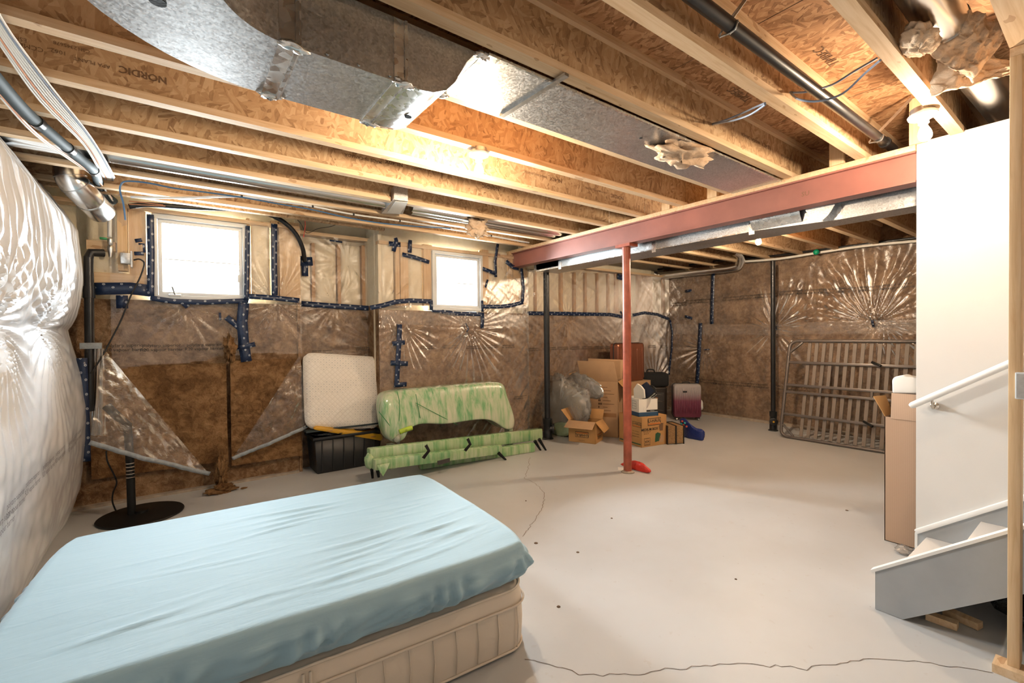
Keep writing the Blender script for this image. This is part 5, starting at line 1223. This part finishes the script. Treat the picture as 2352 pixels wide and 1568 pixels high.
pp_ = [at(x, y, X=c3.x+.03) for x, y in ((1484,916),(1500,902),(1508,906),(1492,918))]; tag(MB().prism(pp_, (.01,0,0)).build('paper_sheet', 'paper'), 'narrow white paper slip beside the navy folder', 'paper')
# small open box
sA = G(1368,1020); sB_ = G(1299,1012); v1 = (sB_-sA).normalized()*.405; v2 = Vector((v1.y, -v1.x, 0)).normalized()*.31; 
hS = .305
t, A, B, C_, D_ = carton('moving_box', 'small brown moving box standing open with its flaps spread', sA, sA+v1, sA+v2, hS, 'cardboard_orange', True, 0)
def flapq(pts, mat, parent):
    P = [Vector(p) for p in pts]; n = (P[1]-P[0]).cross(P[3]-P[0]).normalized(); MB().prism(P, n*.005).build('flap', mat, parent, bevel=.001)
o1 = -v2.normalized(); o2 = -v1.normalized(); U = zu*hS
flapq([A+U, B+U, B+U+o1*.13-zu*.085-o2*.02, A+U+o1*.13-zu*.085-o2*.0], 'cardboard', t)
flapq([A+U, C_+U, C_+U+o2*.10-zu*.13, A+U+o2*.10-zu*.15+v2*.25], 'cardboard_orange', t)
flapq([B+U, D_+U, D_+U-o2*.10+zu*.15, B+U-o2*.12+zu*.14], 'cardboard_orange', t)
flapq([C_+U, D_+U, D_+U-o1*.06+zu*.13+o2*.0, C_+U-o1*.06+zu*.13], 'cardboard_orange', t)
nS = -v2.normalized(); xS = -v1.normalized()
oS = A + v1*.5 + nS*.001; logo(oS+zu*.115, xS, nS, .92, t, True); lettering('SAVE!', .040, 'ink_black', oS+xS*.10+zu*.205+nS*.001, -xS, -zu, t, bold=True); lettering('made of recycled', .02, 'ink_black', oS-xS*.09+zu*.205+nS*.001, -xS, -zu, t); lettering('re-use boxes', .018, 'ink_black', oS+zu*.03+nS*.001, -xS, -zu, t)
frect(oS, xS, -.202, .202, .165, .225, nS, 'ink_brown', t, 'print_band', .0004) if False else None
nS2 = -v1.normalized(); xS2 = v2.normalized(); oS2 = A + v2*.55 + nS2*.001; logo(oS2+zu*.09, xS2, nS2, .8, t, True)
# tall box behind
bA = G(1420,1005); w1 = Vector((-.20,.42,0)); w1 = (G(1352,1000)-bA).normalized()*.55; w2 = Vector((w1.y,-w1.x,0)).normalized()*.46; hB = at(1421,877,X=bA.x).z
t, A, B, C_, D_ = carton('moving_box', 'tall brown moving box standing open behind the small one', bA, bA+w1, bA+w2, hB, 'cardboard', True, 0)
U = zu*hB; o1 = -w2.normalized(); o2 = -w1.normalized()
flapq([A+U, B+U, B+U+zu*.31+o1*.05-o2*.05, A+U+zu*.30+o1*.05-o2*.05], 'cardboard', t)
flapq([C_+U, A+U, A+U+o2*.14-zu*.16+w2*.1, C_+U+o2*.14-zu*.12], 'cardboard_orange', t)
flapq([C_+U, D_+U, D_+U-o1*.03+zu*.32, C_+U-o1*.10+zu*.30], 'cardboard', t)
flapq([B+U, D_+U, D_+U+zu*.10-o2*.2, B+U+zu*.10-o2*.2], 'cardboard_orange', t)
nB = -w2.normalized(); xB = -w1.normalized(); oB = A + w1*.5 + nB*.001
for k in range(8): frect(oB+zu*(hB-.10-.05*k), xB, -.02, .0+.02*(k % 3), 0, .03, nB, 'ink_brown', t, 'print_line'); frect(oB+zu*(hB-.09-.05*k), xB, .05, .12+.05*((k*7) % 3), 0, .008, nB, 'ink_brown', t, 'print_line')
frect(oB, xB, .05, .25, .30, .36, nB, 'kraft_tape', t, 'packing_tape', .001)
# closed box behind carrying the copper suitcase
cx0 = at(1450, 900, Y=5.22)
t2, *_ = carton('moving_box', 'closed brown box hidden behind the tall open one', (cx0.x-.28,5.0), (cx0.x-.28,5.40), (cx0.x+.26,5.0), .72, 'cardboard', False)
def suitcase(name, label, o, xd_, W, H, D, mat, ribs, z0=0, wheels=True, edge='case_black', r=.05, vert=True):
    """o: bottom centre of the front face; front looks along -normal"""
    o = Vector(o); xd_ = Vector(xd_).normalized(); n = Vector((xd_.y, -xd_.x, 0)); t = T(name, label, 'suitcase', o + Vector((0,0,z0)))
    out = []
    for cxx, czz, a0 in ((W/2-r, H-r, 0), (-W/2+r, H-r, 90), (-W/2+r, r, 180), (W/2-r, r, 270)):
        for k in range(7): a = math.radians(a0+15*k); out.append((cxx + r*math.cos(a), czz + r*math.sin(a)))
    base = o + Vector((0,0,z0 + (.05 if wheels else 0)))
    rows = []
    for s_, d_ in ((.86,.0),(.95,.004),(1.0,.025),(1.0,D-.025),(.95,D-.004),(.86,D)):
        rows.append([base + xd_*(x*s_) + zu*((z_-H/2)*s_+H/2) - n*d_ for x, z_ in out])
    m = MB(); m.grid(rows, wrap=True); k = len(out); m.f.append(tuple(range(k))[::-1]); m.f.append(tuple(range(len(rows)*k-k, len(rows)*k)))
    m.build('shell', mat, t, smooth='auto')
    MB().tube([base + xd_*(x*1.004) + zu*((z_-H/2)*1.004+H/2) - n*(D*.5) for x, z_ in out + out[:1]], .010, 6).build('zip_band', edge, t, smooth=True)
    for q in range(ribs):
        x = (-.40 + .80*q/(ribs-1))*W
        P = [base + xd_*(x + (.006*math.sin(j*1.3+q*2) if ribs > 8 else 0)) + zu*(H*(.10+.80*j/8)) + n*.001 for j in range(9)]
        MB().tube(P, [.001]+[.010]*7+[.001], 6).build('rib', mat, t, smooth=True)
    MB().tube(smoothpath([base + xd_*(-.06) + zu*H - n*D*.5, base + xd_*(-.05) + zu*(H+.025) - n*D*.5, base + xd_*.05 + zu*(H+.025) - n*D*.5, base + xd_*.06 + zu*H - n*D*.5], 4), .009, 8).build('carry_handle', edge, t, smooth=True)
    if wheels:
        for sx in (-1, 1):
            for dd2 in (.03, D-.03):
                MB().lathe(base + xd_*(sx*(W/2-.05)) - n*dd2 + zu*-.025 - xd_*.012, [(.024,0),(.024,.024)], 14, xd_).build('wheel', 'steel', t, smooth='auto')
                MB().obox(base + xd_*(sx*(W/2-.05)) - n*dd2 + zu*.0, xd_*.02, n*.02, zu*.018).build('wheel_fork', edge, t)
    return t, base, n
s1_, _, _ = suitcase('suitcase', 'copper hard-shell suitcase standing on the closed brown box', ((at(1420,820,Y=5.06).x+at(1481,820,Y=5.06).x)/2, 5.06, 0), (1,0,0), at(1481,820,Y=5.06).x-at(1420,820,Y=5.06).x, at(1450,788,Y=5.06).z-.725, .20, 'copper_shell', 5, .725, False)
# ombre suitcase
pL, pR_ = at(1553,905,Y=4.35), at(1606,905,Y=4.10); g0 = G(1580,966); 
oc = Vector((g0.x, g0.y, 0)); xd3 = (at(1606,900,X=oc.x+.12) - at(1553,900,X=oc.x-.12)); xd3.z = 0
zTop = at(1580,881,X=oc.x).z
Wc = .47
ts, base, n3 = suitcase('suitcase', 'grey suitcase fading to wine red with a white tag', oc, (.72,-.69,0), Wc, zTop-.06, .24, 'case_ombre', 13)
x3 = Vector((.72,-.69,0)).normalized(); 
MB().obox(base + x3*(-.05) + zu*((zTop-.06)*.78) + n3*.008, x3*.035, n3*.006, zu*.014).build('name_plate', 'case_black', ts)
cz3 = base + x3*(Wc/2+.01) + zu*.22 - n3*.05; crumple(tuple(cz3), .035, .03, .085, 97, 'tag_white', 'white_tag', ts, 14, .5)
# black soft luggage behind it
g1 = at(1525, 962, Z=0); tb = T('luggage_bag', 'black soft upright luggage with a dangling leather tag', 'suitcase', (g1.x, g1.y+.2, 0))
xk = Vector((.80,-.60,0)); nk = Vector((xk.y,-xk.x,0)); ck = Vector((g1.x+.05, g1.y+.28, 0))
MB().obox(ck + zu*.30, xk*.23, nk*.15, zu*.27).build('body', 'dark_leather', tb, bevel=.04, seg=4)
MB().obox(ck + nk*.155 + zu*.28, xk*.17, nk*.012, zu*.19).build('front_pocket', 'charcoal', tb, bevel=.012)
for zz_ in (.14,.30,.42): MB().tube(smoothpath([ck+nk*.17+xk*(-.15)+zu*zz_, ck+nk*.172+zu*(zz_+.02), ck+nk*.17+xk*.15+zu*zz_], 5), .004, 6).build('zip', 'nickel', tb, smooth=True)
MB().lathe(ck + nk*.175 + xk*.02 + zu*.36, [(.028,0),(.028,.004)], 14, nk).build('leather_tag', 'tag_leather', tb)
for s_ in (-1,1): MB().lathe(ck + xk*(s_*.17) + zu*.025 - xk*.012, [(.025,0),(.025,.024)], 12, xk).build('wheel', 'case_black', tb)
zt2 = at(1525,857,X=ck.x).z
tc = T('duffel_bag', 'black fabric bag lying on top of the soft luggage', 'bag', ck + zu*.57)
MB().obox(ck + zu*((.57+zt2)/2), xk*.26, nk*.17, zu*((zt2-.57)/2)).build('body', 'black_fabric', tc, bevel=.05, seg=4)
MB().tube(smoothpath([ck+xk*(-.10)+zu*(zt2-.01), ck+xk*(-.09)+zu*(zt2+.05), ck+xk*.02+zu*(zt2+.05), ck+xk*.04+zu*(zt2-.01)], 5), .012, 8).build('grip', 'black_fabric', tc, smooth=True)
# two thick books with gilt page edges
for k, (x0, x1, yb_) in enumerate(((1533,1554,1021),(1553,1572,1020))):
    a_, b_ = G(x0, yb_), G(x1, yb_-1); d_ = (b_-a_); d_.z = 0; w_ = d_.length*.98; d_.normalize(); nb = Vector((d_.y,-d_.x,0)); hb = at(x0+8, 979, X=a_.x).z
    tt_ = T('binder_book', ('thick dark book with gilt page edges against the medium moving box', 'thick dark book with gilt page edges beside the blue bag')[k], 'book', (a_+b_)/2)
    c_ = (a_+b_)/2 - nb*.16 + zu*hb/2
    for s_ in (-1,1): MB().obox(c_ + d_*(s_*(w_/2-.006)), d_*.006, nb*.16, zu*hb/2).build('cover', 'dark_leather', tt_, bevel=.002)
    MB().obox(c_ - nb*.152, d_*(w_/2-.012), nb*.008, zu*hb/2).build('spine', 'dark_leather', tt_)
    MB().obox(c_ + nb*.002, d_*(w_/2-.013), nb*.148, zu*(hb/2-.01)).build('pages', 'pages_gilt' if 'pages_gilt' in MAT else 'brass', tt_)
# blue bag
def sack(name, label, prof, Y0, dep, mat, seed, cat='bag', crinkle=.06, cf=6):
    """soft bag: outline puffed out along the depth, creased all over"""
    P = [Vector(p) for p in prof]; P = smoothpath(P + [P[0]], 5)[:-1]; n = len(P); c = sum(P, Vector())/n; m = MB(); rows = []; K = 26
    dirv = Vector((DV.x, DV.y, 0)); size = max((p-c).length for p in P)
    for k in range(K+1):
        a = math.pi*(.02 + .96*k/K); s_ = math.sin(a)**.55; d_ = -math.cos(a)*.5*abs(math.cos(a))**.3
        row = []
        for i, p in enumerate(P):
            g = 2*math.pi*i/n; x_, y_ = math.cos(g)*cf*.5+k*.13*cf*.5, math.sin(g)*cf*.5+k*.11*cf*.5
            r_ = abs(2*float(fbm(x_, y_, seed, 4))-.94); j = 1 + crinkle*(2.2*r_-.5)*min(1, s_*1.2)
            row.append(c + (p-c)*s_*j + dirv*(d_*dep*(1+crinkle*(2*r_-.5))))
        rows.append(row)
    m.grid(rows, wrap=True); m.f.append(tuple(range(n))[::-1]); m.f.append(tuple(range(len(m.v)-n, len(m.v))))
    o = m.build(name, mat, smooth=True)
    for v in o.data.vertices: v.co.z = max(v.co.z, 0.002)
    return tag(o, label, cat)
gb = G(1595,1012); Xb_ = gb.x + .12
bb_ = sack('tote_bag', 'crumpled blue shopping bag with a bright print slumped on the floor', [at(x, y, X=Xb_) for x, y in ((1561,963),(1572,960),(1582,970),(1600,983),(1613,986),(1617,996),(1612,1014),(1590,1012),(1571,1009),(1568,990))], 0, .20, 'blue_bag', 5)
for k, (x, y, mt_) in enumerate(((1567,967,'bag_red_print'),(1573,971,'bag_teal_print'),(1570,976,'bag_red_print'),(1577,979,'bag_red_print'),(1565,973,'bag_teal_print'))):
    MB().lathe(at(x, y, X=Xb_-.115), [(.016,0),(.014,.004)], 8, (-.8,-.4,.3)).build('flower_print', mt_, bb_)
# red bag and paper at the column foot
rb = sack('carrier_bag', 'red plastic bag lying flat behind the red post', [at(x, y, X=4.20) for x, y in ((1447,1060),(1460,1058),(1476,1063),(1488,1073),(1495,1082),(1482,1086),(1468,1088),(1455,1084),(1438,1072),(1425,1066))], 0, .16, 'red_bag', 9)
tag(MB().prism([G(1419,1073)+zu*.001, G(1440,1074)+zu*.001, G(1442,1080)+zu*.001, G(1420,1080)+zu*.001], (0,0,.003)).build('paper_slip', 'tag_white'), 'white paper slip on the floor by the red post', 'paper')
# clear bags of bedding
def clearbag(label, outline, Xp, dep, seed, mat='bag_clear'): return sack('clear_bag', label, [at(x, y, X=Xp) for x, y in outline], 0, dep, mat, seed, 'bag', .16, 12)
cbx = at(1290, 1000, Z=0)
clearbag('big clear plastic bag puffed up behind the small open box', [(1262,868),(1285,859),(1300,870),(1320,880),(1345,895),(1355,930),(1345,975),(1310,998),(1270,1003),(1238,1000),(1226,960),(1226,930),(1240,905),(1256,895)], 4.80, .36, 21)
clearbag('clear plastic bag draped over the corner of the tall box', [(1300,880),(1315,858),(1345,862),(1375,880),(1385,905),(1370,915),(1345,912),(1320,905)], 4.86, .22, 22)
def core(label, outline, Xp, dep, mat, seed): return sack('bedding_roll', label, [at(x, y, X=Xp) for x, y in outline], 0, dep, mat, seed, 'bedding')
plain('bedding_cream', (.55,.47,.36), .9, var=.15, vscale=6, bump=.5, bscale=9, bdist=.03); plain('bedding_green', (.30,.38,.24), .9, var=.15, vscale=8, bump=.5, bscale=9, bdist=.03)
core('cream bedding packed inside the big clear bag', [(1265,880),(1290,875),(1330,900),(1340,940),(1320,975),(1280,978),(1245,965),(1242,925)], 4.83, .2, 'bedding_cream', 31)
core('green bedding folded at the bottom of the clear bag', [(1262,975),(1290,968),(1310,975),(1312,995),(1290,1003),(1262,1002)], 4.72, .2, 'bedding_green', 32)
core('yellow and black item peeking out beside the drain stack', [(1216,962),(1226,951),(1234,958),(1230,985),(1220,992)], 4.75, .15, 'charcoal', 33)

# ------------------------------------------------------------------ metal bed frame leaning on the brown wall
BLc = Vector((7.16, 3.03, .02)); TLz = at(1830,783,X=7.5); TL = Vector((7.5, BLc.y, TLz.z))
fu = (TL-BLc); FH = fu.length; fu.normalize(); ft = Vector((0,-1,0)); ft = (ft - fu*ft.dot(fu)).normalized(); fn = fu.cross(ft).normalized()
if fn.x > 0: fn = -fn
fr_ = T('slatted_bed', 'grey slatted metal bed frame leaning on the brown wall', 'bed frame', BLc)
def onp(x, y):
    d = ray(x, y); k = (BLc-CAM).dot(fn)/d.dot(fn); q = CAM + d*k - BLc; return q.dot(fu), q.dot(ft)
def fp_(s_, t_, o=0): return BLc + fu*s_ + ft*t_ + fn*o
FLn = 2.03
def rail(s0_, t0_, s1_, t1_, wd=.032, o=0, nm='rail', par=fr_, mat='frame_grey'): return MB().bar(fp_(s0_,t0_,o), fp_(s1_,t1_,o), wd, .03, fn).build(nm, mat, par, bevel=.003)
rr_ = .10; loop = []
for cs, ct_, a0 in ((FH-rr_, FLn-rr_, 0), (FH-rr_, rr_, 270), (rr_, rr_, 180), (rr_, FLn-rr_, 90)):
    for k in range(6):
        a = math.radians(a0 - 18*k if False else a0 + (90 - 18*k)); loop.append((cs + rr_*math.cos(math.radians(a0+90-18*k))*1.0, ct_ + rr_*math.sin(math.radians(a0+90-18*k))))
MB().tube([fp_(s_, t_) for s_, t_ in loop + loop[:1]], .023, 10).build('outer_frame', 'frame_grey', fr_, smooth='auto')
ss_ = {}
for nm, (x, y) in {'a': (1825,832), 'b': (1821,884), 'c': (1817,900), 'd': (1810,951)}.items(): ss_[nm] = onp(x, y)[0]
for k in 'abcd': rail(ss_[k], .0, ss_[k], FLn, .036)
for t_ in (.46, 1.05, 1.6): rail(ss_['c'], t_, ss_['b'], t_, .028, nm='spacer')
for s_, q in ((FH, -1), (0, 1)): 
    for t_, r_ in ((0, 1), (FLn, -1)): rail(s_+q*.02, t_+r_*.17, s_+q*.17, t_+r_*.02, .028, nm='corner_brace')
ta, tb_ = onp(1858,800)[1], onp(2040,808)[1]; dt = (tb_-ta)/10
for k in range(17):
    t_ = ta + dt*k
    if t_ > FLn-.08: break
    for s0_, s1_ in ((.03, ss_['c']-.012), (ss_['b']+.012, FH-.02)): MB().bar(fp_(s0_,t_,-.022), fp_(s1_,t_,-.022), .042, .012, fn).build('slat', 'slat_taupe', fr_)
for x, y, s_ in ((2004,832,1), (1985,968,1)):
    a_, t_ = onp(x, y); MB().bar(fp_(a_, t_, .02), fp_(a_-.055, t_+.11, .07), .03, .03, fn).build('folded_foot', 'black_metal', fr_, bevel=.004)
# ------------------------------------------------------------------ tall carton by the stair wall
XT = 4.175; yl2, yr2 = 1.052, .60; zT = at(2030,956,X=XT).z
tb2, A, B, C_, D_ = carton('tall_carton', 'tall kraft carton with woven print standing behind the stair wall', (XT,yr2), (XT,yl2), (XT+.20,yr2), zT, 'carton_weave', True)
flapq([Vector((XT+.005,yl2,zT)), Vector((XT+.19,yl2,zT)), Vector((XT+.19,yl2+.045,zT+.135)), Vector((XT+.005,yl2+.07,zT+.14))], 'cardboard_orange', tb2)
u0 = at(2046,958,X=XT).y; flapq([Vector((XT,u0,zT-.01)), Vector((XT,yr2,zT-.01)), Vector((XT+.02,yr2,zT+.175)), Vector((XT+.02,u0,zT+.175))], 'carton_weave', tb2)
fo = [at(x, y, X=XT+.04) for x, y in ((2049,903),(2048,872),(2054,865),(2075,861),(2082,864),(2110,868),(2125,905))]
fo = [Vector((p.x, p.y, p.z)) for p in fo]; tag(MB().prism(fo, (.14,0,0)).build('foam_block', 'foam_white', bevel=.012, seg=3), 'white moulded foam block sticking up out of the tall carton', 'foam')
c_ = G(2078,1268); tag(crumple((c_.x, c_.y, .02), .07, .05, .018, 44, 'bag_clear', 'plastic_wrap', None, 20, .6), 'crumpled clear wrap on the floor under the tall carton', 'plastic')
# things under the stair
tag(crumple((3.60,-.02,.10), .34, .42, .12, 46, 'bin_bag', 'plastic_heap', None, 40, .5), 'heap of black plastic in the dark under the staircase', 'plastic')
for k, (xa, ya, xb_, yb_) in enumerate(((2128,1420,2200,1446),(2170,1410,2252,1446))): tag(MB().bar(G(xa,ya)+zu*.02, G(xb_,yb_)+zu*.02, .05, .035).build('offcut', 'pine'), ('pine offcut lying under the staircase near its foot', 'second pine offcut lying deeper under the staircase')[k], 'offcut')
